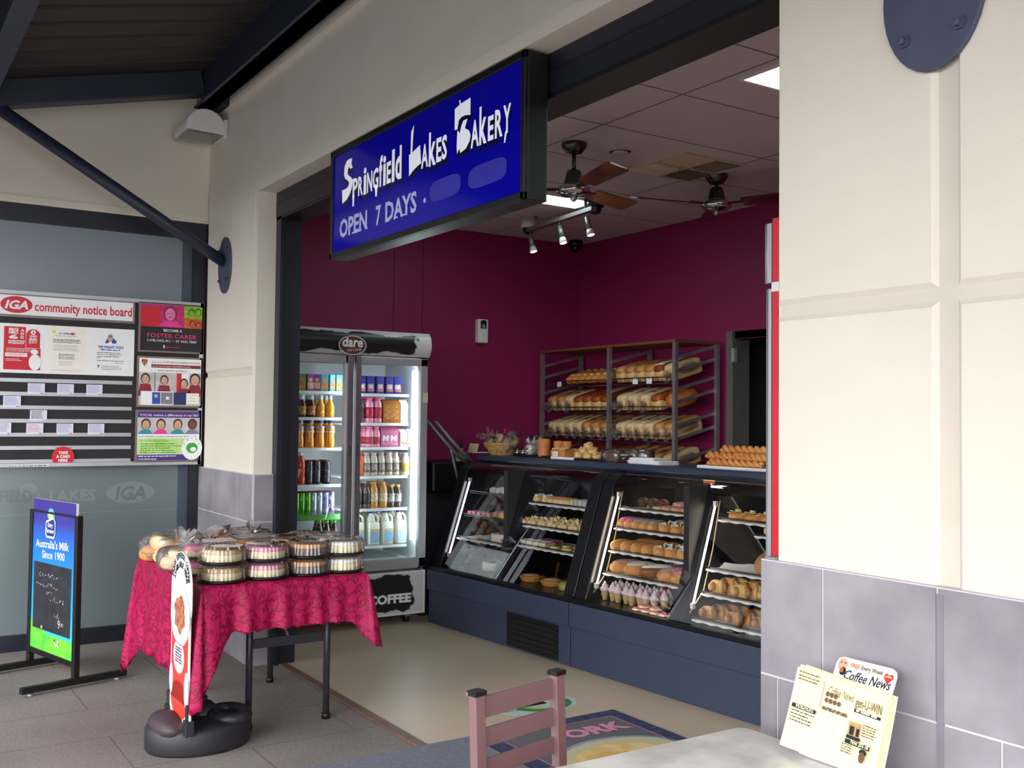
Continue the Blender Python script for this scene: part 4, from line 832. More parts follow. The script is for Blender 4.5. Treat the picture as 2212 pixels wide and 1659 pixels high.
# ---------------------------------------------------------------- mats and floor sticker
def pile(name, c, c2=None, sc_=200):
    return mat(name, c, .95, var=.35, scale=sc_, c2=c2, bump=.7, bscale=320, sheen=.2)
MX0, MX1, MY0, MY1 = -4.09, -3.25, 2.475, 3.315
m = MB().box(MX0, MY0, .006, MX1, MY1, .014, pile('navy black pile', S(30, 26, 48)))
F = Flat(m, (MX0, MY0, .014), (0, 1, 0), (-1, 0, 0), .0007)        # reads toward the shop: right is +Y, up is -X
wv = mat('woven border pile', S(64, 72, 112), .95, var=.5, scale=45, c2=S(34, 36, 66)); pk = pile('pink pile', S(226, 120, 160)); ye = pile('mustard pile', S(206, 158, 62), S(230, 196, 120), 9); cr = pile('cream pile', S(206, 190, 140))
w = MY1 - MY0; hgt = MX1 - MX0
for a in ((.075, -.075, w - .075, 0), (0, -hgt, .075, 0), (w - .075, -hgt, w, 0), (.075, -hgt, w - .075, -hgt + .075)): F.rect(*a, wv, 1)
for a in ((.08, -.085, w - .08, -.08), (.08, -hgt + .08, .085, -.085), (w - .085, -hgt + .08, w - .08, -.085)): F.rect(*a, pk, 2)
F.text('ORK', onZ(1222, 1592, .014).y - MY0, -.275, .11, pk, 3, w=.37, bold=.05)
F.ell(w * .53, -.57, .33, .235, pile('pale blue pile', S(120, 140, 180)), 2, 40).ell(w * .53, -.575, .31, .215, cr, 3, 40).ell(w * .50, -.60, .24, .17, ye, 4, 40)
tag(wb(m, 'door_mat', at=(-3.7, 2.9, .006)), 'navy patterned door mat with pink letters and yellow oval on the shop floor', 'mat')
m = MB().box(-4.08, 1.25, .0125, -3.15, 2.452, .02, pile('slate blue pile', S(84, 86, 110), S(62, 64, 86), 60)); m.box(-4.09, 1.24, .0122, -3.14, 2.462, .0145, black)
F = Flat(m, (-4.08, 1.25, .02), (0, 1, 0), (-1, 0, 0), .0007); c = onZ(930, 1680, .02); rd = pile('red pile', S(190, 24, 44))
F.ring(c.y - 1.25, -(c.x + 4.08), .105, .135, rd, 1, 32, .8).text('7', c.y - 1.25, -(c.x + 4.08) - .05, .1, rd, 1, al='c', bold=.04)
tag(wb(m, 'carpet_mat', at=(-3.6, 1.85, .0125)), 'slate blue carpet mat with red logo lying over the shop threshold', 'mat')
c = onZ(1150, 1522, .007); m = MB(); F = Flat(m, (c.x, c.y, .0068), (0, 1, 0), (-1, 0, 0), .0006)
gr = mat('green sticker print', S(60, 140, 70), .4); F.ell(0, 0, .26, .17, mat('pale sticker print', S(200, 210, 206), .4), 0, 40).ring(.05, -.02, .12, .17, gr, 1, 36, .7).ring(.05, -.02, .09, .115, mat('lime sticker print', S(170, 200, 90), .4), 1, 36, .7).rect(-.06, -.02, .08, .02, black, 2).lines(-.2, -.06, [.02, 0, -.02, -.05], .01, gr, 2, .2)
m.box(c.x - .03, c.y - .03, .0062, c.x + .03, c.y + .03, .0066, MATS['pale sticker print']); tag(wb(m, 'floor_sticker', at=(c.x, c.y, .006)), 'green and white oval sticker on the beige floor behind the chair back', 'sticker')
# ---------------------------------------------------------------- two door drinks fridge
ORD = ['first', 'second', 'third', 'fourth', 'fifth', 'sixth', 'seventh', 'eighth', 'ninth', 'tenth', 'eleventh', 'twelfth']
XF = -6.545; FY0, FYC, FY1 = 2.36, 2.95, 3.545
fr = thing('drinks_fridge', 'tall two door glass fronted drinks fridge with torn black and white header', 'fridge', (-6.88, 2.95, 0))
liner = mat('white fridge liner', S(214, 220, 224), .4, var=.03)
m = MB(); bx = [(-7.22, FY0, .40, -7.18, FY1, 1.95), (-7.18, FY0, .40, -6.60, FY0 + .04, 1.95), (-7.18, FY1 - .04, .40, -6.60, FY1, 1.95), (-7.18, FY0, 1.90, -6.60, FY1, 1.95), (-7.18, FY0, .40, -6.60, FY1, .46)]
for a in bx: m.box(*a, liner)
m.box(-7.215, FY0 - .004, .08, -6.605, FY0, 1.95, grey).box(-7.215, FY1, .08, -6.605, FY1 + .004, 1.95, grey); wb(m, 'cabinet', fr)
def grunge():
    mm, nt, b = NT('torn black print on white'); tc = nt.nodes.new('ShaderNodeTexCoord'); sx = nt.nodes.new('ShaderNodeSeparateXYZ'); nt.links.new(tc.outputs['Generated'], sx.inputs[0])
    def edge(o):
        a = nt.nodes.new('ShaderNodeMath'); a.operation = 'SUBTRACT'; a.inputs[1].default_value = .5; nt.links.new(o, a.inputs[0])
        c = nt.nodes.new('ShaderNodeMath'); c.operation = 'ABSOLUTE'; nt.links.new(a.outputs[0], c.inputs[0]); return c.outputs[0]
    ey, ez = edge(sx.outputs[1]), edge(sx.outputs[2]); mxn = nt.nodes.new('ShaderNodeMath'); mxn.operation = 'MAXIMUM'; nt.links.new(ey, mxn.inputs[0]); nt.links.new(ez, mxn.inputs[1])
    n = noise(nt, 5, 8); k = nt.nodes.new('ShaderNodeMath'); k.operation = 'MULTIPLY_ADD'; k.inputs[1].default_value = .55; nt.links.new(n.outputs[0], k.inputs[0]); nt.links.new(mxn.outputs[0], k.inputs[2])
    c = ramp(nt, k.outputs[0], [(.665, S(26, 25, 28)), (.69, S(206, 204, 206))]); nt.links.new(c, b.inputs['Base Color']); b.inputs['Roughness'].default_value = .35; return mm
gr_ = grunge()
wb(MB().box(-7.22, FY0 - .01, 1.935, -6.56, FY1 + .012, 2.112, white), 'header_box', fr)
m = MB(); n = 8
prof = [(-6.56, 1.935)] + [(-6.56 + .042 * math.sin(PI * i / n) ** .6 + .0, 1.937 + .173 * i / n) for i in range(n + 1)]
vs = [(x, y, z) for y in (FY0 - .008, FY1 + .010) for x, z in prof]; k = len(prof)
m.add(vs, [(i, i + k, i + 1 + k, i + 1) for i in range(k - 1)], gr_, True); wb(m, 'header_print', fr)
m = MB(); c = onX(762, 742, -6.51); F = Flat(m, (-6.512, c.y, c.z), (0, 1, 0), (0, 0, 1), .0008); bw = mat('coffee brown print', S(96, 56, 40), .4, var=.2)
F.ell(0, -.012, .105, .068, paper, 1, 36).ell(0, -.012, .099, .062, bw, 2, 36).text('dare', 0, -.022, .072, bw, 3, w=.165, al='c', bold=.07, shear=.1).text('dare', 0, -.022, .070, paper, 4, w=.155, al='c', bold=.03, shear=.1).text('ICED COFFEE', .012, -.052, .016, paper, 4, w=.11, al='c', rot=4)
wb(m, 'header_logo', fr)
wb(MB().box(-7.2, FY0, .075, -6.57, FY1 + .008, .385, white), 'kick_panel', fr)
m = MB().box(-6.57, FY0 + .02, .09, -6.566, FY1 - .01, .375, gr_); wb(m, 'kick_print', fr)
m = MB(); F = Flat(m, (-6.566, 0, 0), (0, 1, 0), (0, 0, 1), .0008); a, b = onX(820, 1290, -6.566), onX(888, 1288, -6.566); F.text('COFFEE', b.y, b.z - .035, .062, paper, 2, w=.34, al='r', bold=.05); wb(m, 'kick_lettering', fr)
for y in (FY0 + .1, FY1 - .1): wb(MB().lathe([(.0, -.012), (.033, -.012), (.033, .012), (0, .012)], black, 16, T(-6.66, y, .034) @ RX(90)).box(-6.69, y - .02, .045, -6.63, y + .02, .085, steel), 'caster', fr)
glass = clear('fridge door glass', (.93, .97, .97), .0, 1.8)
for k, (a, b) in enumerate(((FY0 + .005, FYC - .004), (FYC + .004, FY1 - .004))):
    d = MB(); z0, z1, t = .415, 1.925, .058
    for q in ((a, z0, b, z0 + .068), (a, z1 - .055, b, z1), (a, z0, a + t, z1), (b - t, z0, b, z1)): d.box(-6.598, q[0], q[1], XF, q[2], q[3], alu)
    dd = wb(d, 'door', fr, bev=.004); ol = Vector(fr.location)
    def sub(mb, nm): mb.v = [(x - ol.x, y - ol.y, z - ol.z) for x, y, z in mb.v]; return mb.build(nm, dd)
    sub(MB().box(-6.575, a + t, z0 + .068, -6.571, b - t, z1 - .055, glass), 'glass_pane')
    hy = b - .026 if k == 0 else a + .026
    sub(MB().box(XF, hy - .02, z0 + .02, XF + .022, hy + .02, z1 - .005, steel), 'handle')
    if k == 0:
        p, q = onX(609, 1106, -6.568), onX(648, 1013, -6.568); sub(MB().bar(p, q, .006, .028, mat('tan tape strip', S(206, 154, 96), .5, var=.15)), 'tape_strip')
    else:
        p, q = onX(914, 848, XF + .001), onX(924, 870, XF + .001); sub(MB().box(XF, p.y, q.z, XF + .002, q.y, p.z, mat('beige tape tag', S(204, 190, 166), .6)), 'tape_tag')
    m = MB(); F = Flat(m, (XF + .0005, 0, 0), (0, 1, 0), (0, 0, 1), .0006)
    if k == 0: F.text('OPE', onX(622, 0, XF).y, 1.888, .016, ink, 1, w=.06, bold=.05)
    F = Flat(m, (XF + .0225, hy, 1.29), (0, 0, -1), (0, 1, 0), .0006); F.text('PULL', 0, -.004, .010, ink, 1, w=.07, bold=.03); sub(m, 'lettering')
SH = {0: [1.669, 1.483, 1.269, 1.012, .798, .556], 1: [1.66, 1.447, 1.271, 1.062, .827, .558]}
for k, (a, b) in enumerate(((FY0 + .05, FYC - .01), (FYC + .01, FY1 - .08))):
    for i, z in enumerate(SH[k]):
        m = MB().box(-6.705, a, z - .012, -6.700, b, z + .008, white)
        for j in range(13): m.box(-7.16 + j * .037, a, z - .006, -7.155 + j * .037, b, z, white)
        if k == 0 and i == 4: m.box(-6.700, a, z - .028, -6.697, b, z + .012, mat('green shelf strip', S(70, 150, 60), .5, var=.3))
        wb(m, 'shelf', fr)
wb(MB().box(-6.66, FY1 - .075, .60, -6.625, FY1 - .045, 1.84, mat('fridge strip light', (.9, .97, 1), .4, emit=(.88, .97, 1), es=14)), 'strip_light', fr)
wb(MB().box(-6.66, FYC - .015, .60, -6.64, FYC + .015, 1.84, MATS['fridge strip light']), 'strip_light', fr)
# ---- drinks
def prof_b(h, r, neck=.4, cap=.12, nr=.42, waist=0):
    z1 = h * (1 - cap); zs = h * (1 - neck)
    return [(0, 0), (r * .9, 0), (r, .006), (r, zs * .4), (r * (1 - waist), zs * .62), (r, zs * .9), (r * .93, zs + h * .05), (r * (nr + .2), h * (1 - cap - neck * .25)), (r * nr, z1 - .004), (r * nr, z1), (0, z1)]
def bottle(name, cat, h, r, c, cc, lc, lz=(.2, .55), rough=.2, neck=.4, cap=.1, nr=.42, waist=0, c2=None):
    bm_ = mat('drink ' + str(c), S(*c), rough, var=.1, coat=.5); cm = mat('cap ' + str(cc), S(*cc), .4); lm = mat('label ' + str(lc), S(*lc), .5, var=.45, scale=60, c2=S(*c2) if c2 else None)
    def mk():
        t = thing(name, None, cat); MB().lathe(prof_b(h, r, neck, cap, nr, waist), bm_, 14).build('bottle', t)
        MB().lathe([(r * nr * 1.12, h * (1 - cap) - .002), (r * nr * 1.12, h), (0, h)], cm, 12).build('cap', t)
        q = r * 1.015; MB().lathe([(q, h * lz[0]), (q * (1 - waist * .6), h * (lz[0] + lz[1]) / 2), (q, h * lz[1])], lm, 14).build('label', t); return t
    return Kind(mk)
def can(name, h, r, c, c2, top=None):
    bm_ = mat('can ' + str(c) + str(c2), S(*c), .25, .4, var=.5, scale=50, c2=S(*c2))
    def mk():
        t = thing(name, None, 'can'); MB().lathe([(r * .8, 0), (r, .008), (r, h - .012), (r * .85, h - .002)], bm_, 14).build('body', t)
        MB().lathe([(r * .86, h - .002), (r * .84, h), (r * .78, h - .004), (0, h - .004)], mat('can top', S(*(top or (190, 190, 195))), .25, .6), 14).build('lid', t); return t
    return Kind(mk)
def carton(name, w, d, h, c, lc, gable=True, c2=None, txt=None, straw=False):
    bm_ = mat('carton ' + str(c), S(*c), .45, var=.12); lm = mat('carton print ' + str(lc), S(*lc), .5, var=.5, scale=70, c2=S(*c2) if c2 else None)
    def mk():
        t = thing(name, None, 'carton'); m = MB(); hb = h * (.8 if gable else 1); m.box(-d / 2, -w / 2, 0, d / 2, w / 2, hb, bm_)
        if gable: m.add([(-d / 2, -w / 2, hb), (d / 2, -w / 2, hb), (d / 2, w / 2, hb), (-d / 2, w / 2, hb), (0, -w / 2, h * .94), (0, w / 2, h * .94), (0, -w / 2, h), (0, w / 2, h)], [(0, 1, 4), (1, 2, 5, 4), (2, 3, 5), (3, 0, 4, 5), (4, 5, 7, 6), (5, 4, 6, 7)], bm_)
        m.build('carton_body', t, bev=.002); m = MB(); F = Flat(m, (d / 2, 0, 0), (0, 1, 0), (0, 0, 1), .0008)
        F.rect(-w * .42, h * .12, w * .42, h * .5, lm, 1)
        if txt: F.text(txt, 0, h * .30, h * .26, paper, 2, w=w * .7, al='c', bold=.04, shear=.1)
        else: F.ell(0, h * .66 if not gable else h * .6, w * .3, h * .12, lm, 1)
        m.build('printed_front', t); return t
    return Kind(mk)
def row(kinds, px, py, z, lab, where, group, xs=(-6.75,), jig=.004):
    for r_i, x in enumerate(xs):
        cnt = {}
        for i, q in enumerate(px):
            kd, nm = kinds[i] if isinstance(kinds, list) else kinds
            y = onX(q, py, -6.75).y + random.uniform(-jig, jig) * .5
            cnt[nm] = cnt.get(nm, 0) + 1; tot = sum(1 for j in range(len(px)) if (kinds[j] if isinstance(kinds, list) else kinds)[1] == nm)
            pos = (ORD[cnt[nm] - 1] + ' from left, ') if tot > 1 else ''
            kd.put((x - (.0 if r_i == 0 else 0), y, z), (0, 0, random.uniform(-14, 14) if jig else 0), label='%s, %s%s%s' % (nm, pos, 'front row of ' if r_i == 0 and len(xs) > 1 else ('row behind on ' if r_i else ''), where), group=group)
RW = (-6.745, -6.82)
OJ = bottle('juice_bottle', 'bottle', .195, .034, (238, 150, 30), (40, 60, 150), (220, 224, 236), (.55, .78), waist=.14, neck=.3, c2=(90, 130, 200))
POPy = bottle('pop_top_bottle', 'bottle', .158, .030, (226, 160, 40), (226, 228, 230), (240, 210, 60), (.12, .5), neck=.5, cap=.2, nr=.45, c2=(200, 110, 40)); POPr = bottle('pop_top_bottle', 'bottle', .158, .030, (70, 22, 26), (226, 228, 230), (226, 190, 90), (.12, .5), neck=.5, cap=.2, nr=.45, c2=(150, 40, 40))
TEA = bottle('iced_tea_bottle', 'bottle', .225, .036, (206, 66, 24), (236, 234, 232), (196, 50, 26), (.25, .55), neck=.3, cap=.09, nr=.45)
JB = [carton('juice_box', .052, .05, .118, a, b, False, c) for a, b, c in (((110, 160, 60), (236, 190, 80), (200, 60, 50)), ((130, 60, 140), (190, 110, 180), (240, 200, 90)), ((70, 170, 190), (236, 170, 60), (220, 80, 50)))]
row([(JB[0], 'green juice box')] * 3 + [(JB[1], 'purple juice box')] * 2 + [(JB[2], 'teal juice box')] * 3, [622, 636, 651, 666, 682, 699, 714, 728], 830, SH[0][0] + .008, '', 'top shelf, left fridge door', 'juice boxes in the fridge', RW)
row([(POPy, 'yellow pop top juice'), (POPy, 'yellow pop top juice'), (POPr, 'dark red pop top juice'), (POPr, 'dark red pop top juice'), (POPy, 'yellow pop top juice'), (POPy, 'yellow pop top juice')], [607, 629, 652, 672, 691, 712], 890, SH[0][1] + .008, '', 'second shelf, left door', 'pop top juices in the fridge', RW)
row((OJ, 'orange juice bottle'), [622, 645, 667, 690, 712], 950, SH[0][2] + .008, '', 'third shelf, left door', 'orange juice bottles in the fridge', RW)
MOT = can('energy_drink_can', .168, .034, (30, 28, 32), (90, 90, 96), (200, 40, 50))
row([(TEA, 'red iced tea bottle')] * 3 + [(MOT, 'black can with red top')] * 3, [614, 632, 648, 664, 682, 704], 1030, SH[0][3] + .008, '', 'fourth shelf, left door', 'fourth shelf drinks', RW)
SC = {n_: can('slim_can', .160, .027, a, b) for n_, a, b in (('red and green slim can', (200, 60, 60), (60, 140, 60)), ('bright green slim can', (110, 190, 50), (60, 140, 40)), ('silver slim can', (190, 196, 204), (140, 150, 165)), ('blue and silver slim can', (40, 70, 170), (190, 196, 206)), ('white and purple slim can', (220, 222, 230), (100, 60, 170)))}
nm_ = list(SC); seq = [0, 0, 1, 1, 1, 2, 2, 3, 4]
row([(SC[nm_[i]], nm_[i]) for i in seq], [609, 623, 637, 650, 662, 676, 688, 701, 714], 1090, SH[0][4] + .008, '', 'fifth shelf, left door', 'slim cans in the fridge', RW)
BC = can('drink_can', .125, .033, (32, 48, 150), (20, 30, 90)); GB = bottle('soft_drink_bottle', 'bottle', .20, .031, (44, 30, 24), (70, 170, 50), (60, 100, 50), (.2, .45), neck=.5, cap=.09, nr=.36)
row([(BC, 'dark blue can')] * 3 + [(GB, 'dark bottle with green cap')] * 3, [634, 652, 670, 690, 706, 722], 1150, SH[0][5] + .008, '', 'bottom shelf, left door', 'bottom shelf drinks', RW)
CHO = carton('milk_carton', .056, .05, .128, (40, 56, 150), (150, 90, 160), False, (236, 150, 60), 'OAK')
row((CHO, 'blue flavoured milk carton'), [779, 798, 818, 838, 857], 830, SH[1][0] + .008, '', 'top shelf, right door', 'blue milk cartons in the fridge', RW)
PKB = bottle('milk_bottle', 'bottle', .185, .033, (238, 150, 176), (240, 90, 150), (200, 40, 66), (.18, .62), .3, .3, .1, .6); DKB = bottle('milk_bottle', 'bottle', .175, .032, (90, 70, 64), (60, 50, 50), (50, 40, 40), (.18, .62), .3, .3, .1, .6)
ORC = carton('milk_carton', .066, .062, .175, (198, 122, 40), (226, 170, 90), True, (150, 80, 30)); WHC = carton('milk_carton', .062, .062, .175, (214, 212, 206), (70, 110, 90), True, (220, 220, 210))
row([(DKB, 'dark milk bottle'), (PKB, 'pink milk bottle'), (PKB, 'pink milk bottle'), (ORC, 'orange milk carton'), (ORC, 'orange milk carton'), (WHC, 'white milk carton')], [776, 796, 814, 834, 851, 868], 890, SH[1][1] + .008, '', 'second shelf, right door', 'second shelf milks', RW)
PKS = bottle('milk_bottle', 'bottle', .150, .032, (236, 150, 180), (244, 110, 160), (190, 50, 80), (.15, .5), .3, .35, .1, .6); PKC = carton('milk_carton', .07, .062, .155, (214, 110, 160), (206, 70, 130), True, (236, 170, 200), 'M'); OWC = carton('milk_carton', .066, .062, .135, (216, 206, 200), (196, 110, 60), True, (120, 70, 50), 'M')
row([(PKS, 'small pink milk bottle')] * 2 + [(PKC, 'pink milk carton marked M')] * 2 + [(OWC, 'cream milk carton marked M')] * 2, [797, 811, 830, 847, 866, 884], 945, SH[1][2] + .008, '', 'third shelf, right door', 'third shelf milks', RW)
ORB = bottle('milk_bottle', 'bottle', .175, .031, (226, 90, 40), (220, 70, 40), (236, 120, 70), (.2, .6), .3, .3, .12, .6); CFB = bottle('coffee_bottle', 'bottle', .170, .031, (196, 184, 168), (196, 180, 190), (60, 46, 44), (.15, .55), .3, .3, .1, .6, c2=(170, 150, 140)); CFG = bottle('coffee_bottle', 'bottle', .165, .031, (196, 184, 168), (200, 190, 180), (190, 160, 80), (.15, .55), .3, .3, .1, .6)
row([(ORB, 'orange milk bottle')] + [(CFB, 'cream and brown coffee bottle')] * 5 + [(CFG, 'cream and gold coffee bottle')], [776, 790, 806, 822, 838, 853, 875], 1000, SH[1][3] + .008, '', 'fourth shelf, right door', 'coffee bottles in the fridge', RW)
AMB = bottle('iced_coffee_bottle', 'bottle', .19, .034, (196, 130, 60), (206, 150, 80), (150, 90, 40), (.25, .62), .3, .3, .1, .55, c2=(230, 220, 200)); BRB = bottle('iced_coffee_bottle', 'bottle', .165, .032, (66, 46, 40), (200, 150, 90), (40, 34, 34), (.25, .62), .3, .3, .1, .55, c2=(210, 205, 200))
row([(DKB, 'dark milk bottle')] * 2 + [(AMB, 'amber iced coffee bottle')] * 2 + [(BRB, 'dark brown iced coffee bottle')] * 2, [772, 790, 806, 826, 843, 857], 1068, SH[1][4] + .008, '', 'fifth shelf, right door', 'iced coffees in the fridge', RW)
def mk_jug():
    t = thing('milk_jug', None, 'jug'); wm = mat('milk white plastic', S(240, 238, 222), .35, var=.02)
    m = MB(); m.blob((0, 0, .085), (.045, .045, .085), wm, .25, .35, 20, 12); m.lathe([(.036, .165), (.026, .205), (.017, .222), (.017, .235)], wm, 14, T(-.006, -.008, 0)); m.build('jug_body', t)
    m = MB().tube([(.0, .014, .225), (.0, .040, .205), (0, .046, .175), (0, .04, .14)], .010, wm, 8); m.build('handle', t)
    MB().lathe([(.019, .230), (.019, .246), (0, .246)], mat('dark blue cap', S(40, 50, 140), .4), 12, T(-.006, -.008, 0)).build('cap', t)
    m = MB(); F = Flat(m, (.0455, 0, 0), (0, 1, 0), (0, 0, 1), .0006); F.rect(-.036, .02, .036, .10, mat('pale blue label', S(150, 186, 220), .5, var=.2, scale=40), 1).rect(-.036, .10, .036, .118, mat('straw label band', S(226, 196, 130), .5, var=.3, scale=90), 1); m.build('label', t); return t
JUG = Kind(mk_jug)
row((JUG, 'white milk jug'), [772, 805, 835, 864], 1150, SH[1][5] + .008, '', 'bottom shelf, right door', 'milk jugs in the fridge', (-6.76, -6.87), 0)
# ---------------------------------------------------------------- curved glass display cases
YAW = 3.5; OC = Vector((-6.70, 3.57, 0)); MC = T(OC.x, OC.y, 0) @ RZ(YAW)
dC = (MC.to_3x3() @ Vector((1, 0, 0))); nC = (MC.to_3x3() @ Vector((0, 1, 0)))
def cw(x, y, z): return MC @ Vector((x, y, z))
def cx_at(px, py, yl):
    q = onP(px, py, OC + nC * yl, nC); return (q - OC).dot(dC)
cas = mat('dark blue grey laminate', S(52, 62, 84), .5, var=.08); cblk = mat('black case frame', S(20, 20, 24), .28, var=.1); cin = mat('black case lining', S(26, 24, 28), .5)
cglass = clear('curved display glass', (.93, .95, .96), .0, 2.4)
wtop = mat('blue grey worktop', S(46, 56, 76), .3, var=.06)
tube1 = mat('cool white tube', (1, 1, 1), .4, emit=(.92, .97, 1), es=14); tube2 = mat('warm white tube', (1, .95, .85), .4, emit=(1, .88, .68), es=16)
def yg(z): return .04 + .33 * (z - .43)
def case(x0, x1, div, lab, warm, vent):
    t = thing('display_case', lab, 'display case', cw(x0, 0, 0), YAW); w = x1 - x0; d = div - x0
    MB().box(.0, .0, .006, w, .80, .243, cas).box(0, -.018, .247, w, .80, .39, cas).build('base_cabinet', t, bev=.004)
    MB().box(.0, -.008, .39, w, .82, .418, cblk).build('sill', t, bev=.003)
    MB().box(.04, .30, .41, w - .04, .78, .416, cin).box(.0, .78, .41, w, .80, 1.16, cin).build('rear_panel', t)
    prof = [(.034, .418), (.255, 1.085), (.275, 1.125), (.31, 1.152), (.36, 1.164), (.46, 1.168)]
    for xa, xb in ((.10, d - .03), (d - .03, w - .10)):
        v = [(x, y, z) for x in (xa, xb) for y, z in prof]; k = len(prof); m = MB().add(v, [(i, i + k, i + 1 + k, i + 1) for i in range(k - 1)], cglass, True)
        m.build('glass_front', t)
    pe = [(p[0] - .006, p[1]) for p in prof] + [(.80, 1.168), (.80, .41), (.04, .41)]
    for xa, xb in ((0, .10), (w - .10, w)):
        M = Matrix(((0, 0, 1, 0), (1, 0, 0, 0), (0, 1, 0, 0), (0, 0, 0, 1))); MB().prism(pe, xa, xb, cblk, M).build('end_panel', t, bev=.004)
    m = MB(); v = []
    for x in (d - .05, d + .05): v += [(x, yg(.42) + .02, .42), (x, yg(1.13) + .02, 1.13), (x, yg(1.13) + .09, 1.13), (x, yg(.42) + .09, .42)]
    m.add(v, [(0, 1, 2, 3), (7, 6, 5, 4), (0, 4, 5, 1), (1, 5, 6, 2), (2, 6, 7, 3), (3, 7, 4, 0)], cblk).box(d - .02, .12, .42, d + .02, .78, 1.14, cin).build('divider', t)
    for xx, tm in ((.125, tube2 if warm else tube1), (d + .075, tube2 if warm else None)):
        if tm is None: continue
        a = Vector((xx, yg(.50) + .03, .50)); b = Vector((xx, yg(1.04) + .03, 1.04)); m = MB().tube([a, b], .0055, tm, 10); c = m.build('light_tube', t)
        m = MB()
        for p in (a, b): m.cbox((p.x, p.y, p.z), (.02, .02, .03), white)
        if warm: m.tube([(xx + .03, yg(1.05) + .03, 1.06), (xx + .035, yg(.8) + .05, .8), (xx + .02, yg(.6) + .06, .58), (xx - .01, yg(.46) + .03, .46)], .004, mat('cream cable', S(206, 180, 140), .5), 6)
        m.build('lamp_holder', c)
    for xa, xb in ((.12, d - .06), (d + .06, w - .12)): MB().tube([(xa, .50, 1.150), (xb, .50, 1.150)], .011, tube2 if warm else tube1, 10).build('light_tube', t)  # unseen tubes added under the top deck to brighten the goods
    if vent:
        m = MB().box(vent[0], -.004, .02, vent[1], .0, .235, cblk)
        for i in range(5): m.box(vent[0] + .02, -.010, .055 + i * .034, vent[1] - .02, -.003, .065 + i * .034, cin)
        m.build('vent_grille', t)
    MB().box(.10, .455, 1.085, w - .10, .463, 1.168, cblk).build('added_tube_screen', t)  # valance added to keep the added deck tubes out of view
    m = MB()
    for xa in (.12, d - .06, d + .06, w - .12):
        for z in (.52, .60, .68, .76, .84, .92): m.box(xa - .008, yg(z) + .12, z - .006, xa + .008, .78, z, cblk)
    m.build('tray_runner', t)
    MB().box(0, .44, 1.168, w, .86, 1.178, cblk).build('top_deck', t)
    return t
case(.14, 1.745, .915, 'left hand curved glass pastry case with dark blue base and black vent grille', False, (.97, 1.50))
case(1.755, 3.44, 2.585, 'right hand curved glass cake case with dark blue base next to the cream pier', True, None)
wt = thing('counter_top', 'long dark blue grey worktop running above both display cases', 'counter top', cw(.14, .43, 1.178), YAW)
MB().box(0, 0, 0, 3.30, .46, .042, wtop).box(0, -.012, .004, 3.30, .0, .036, wtop).build('worktop', wt, bev=.005)
ZW = 1.2205
# ---- trays
liner_ = mat('white tray paper', S(228, 226, 222), .7); traym = mat('dark wire tray', S(40, 36, 36), .35, .6)
TR = {}
def tray(key, x0, x1, z, lab, lin=True, dep=.36, yo=.055):
    yf = yg(z) + yo; t = thing('display_tray', lab, 'tray', cw(x0, yf, z), YAW, 'trays in the display cases'); w = x1 - x0
    m = MB().box(0, 0, 0, w, dep, .004, traym).tube([(0, 0, .016), (w, 0, .016)], .004, traym, 6).tube([(0, 0, .016), (0, dep, .016)], .004, traym, 6).tube([(w, 0, .016), (w, dep, .016)], .004, traym, 6)
    m.tube([(.02, 0, .002), (.02, 0, .018)], .003, traym, 6).tube([(w - .02, 0, .002), (w - .02, 0, .018)], .003, traym, 6); m.build('wire_tray', t)
    if lin:
        n = 14; v = []; 
        for i in range(n + 1): u = i / n; x = .005 + u * (w - .01); v += [(x, -.010, -.002 - .006 * (i % 2)), (x, -.007, .0055), (x, dep - .01, .0055)]
        MB().add(v, [(3 * i + a, 3 * i + 3 + a, 3 * i + 4 + a, 3 * i + 1 + a) for i in range(n) for a in (0, 1)], liner_).build('paper_liner', t)
    TR[key] = (x0, yf, z + .0062); return t
for k, z in enumerate((.945, .78, .62)): tray('1L%d' % k, .27, .845, z, '%s tray left of the post in the left pastry case' % ('top', 'middle', 'lowest wire')[k], k == 2)
for k, z in enumerate((.922, .772, .642)): tray('1R%d' % k, 1.0, 1.62, z, '%s tray right of the post in the left pastry case' % ('top', 'middle', 'lowest wire')[k])
for k, z in enumerate((.955, .835, .702, .57)): tray('2L%d' % k, 1.885, 2.52, z, '%s tray left of the post in the right cake case' % ('top', 'second', 'third', 'fourth')[k])
for k, z in enumerate((.952, .69, .562, .432)): tray('2R%d' % k, 2.675, 3.32, z, '%s tray right of the post, against the pier, in the right cake case' % ('top', 'second', 'third', 'bottom')[k], yo=.055 if k < 3 else .03)
tray('2Rx', 2.90, 3.32, .882, 'narrow tray tucked under the top tray beside the cream pier', yo=.12)
for key, x in (('1L3', .27), ('1R3', 1.0), ('2L4', 1.885)): TR[key] = (x, yg(.42) + .06, .4205)
def T_(key, x, y, dz=0): q = TR[key]; return cw(x, q[1] + y, q[2] + dz)
# ---- kinds of pastry (local x along the counter, y into the case)
def bunk(name, cat, parts):
    def mk():
        t = thing(name, None, cat)
        for nm, fn in parts: m = MB(); fn(m); m.build(nm, t)
        return t
    return Kind(mk)
def fing(m, mm=crust, L=.075, Wd=.032, h=.035): m.blob((0, 0, h * .75), (Wd, L, h), mm, .8, .8, 16, 10, None, .75)
def icing(m, mm, L=.066, Wd=.027, z=.028, h=.032): m.blob((0, 0, z + .009), (Wd, L, h), mm, .8, .8, 16, 8, None, .0)
def shards(m, mm, L=.06, Wd=.026, z=.05, n=16):
    for i in range(n):
        a = random.uniform(0, 6.28); M = T(random.uniform(-Wd, Wd), random.uniform(-L, L), z + random.uniform(-.004, .010)) @ Matrix.Rotation(a, 4, Vector((random.random() - .5, random.random() - .5, .6)).normalized()); m.cbox((0, 0, 0), (.026, .018, .003), mm, M)
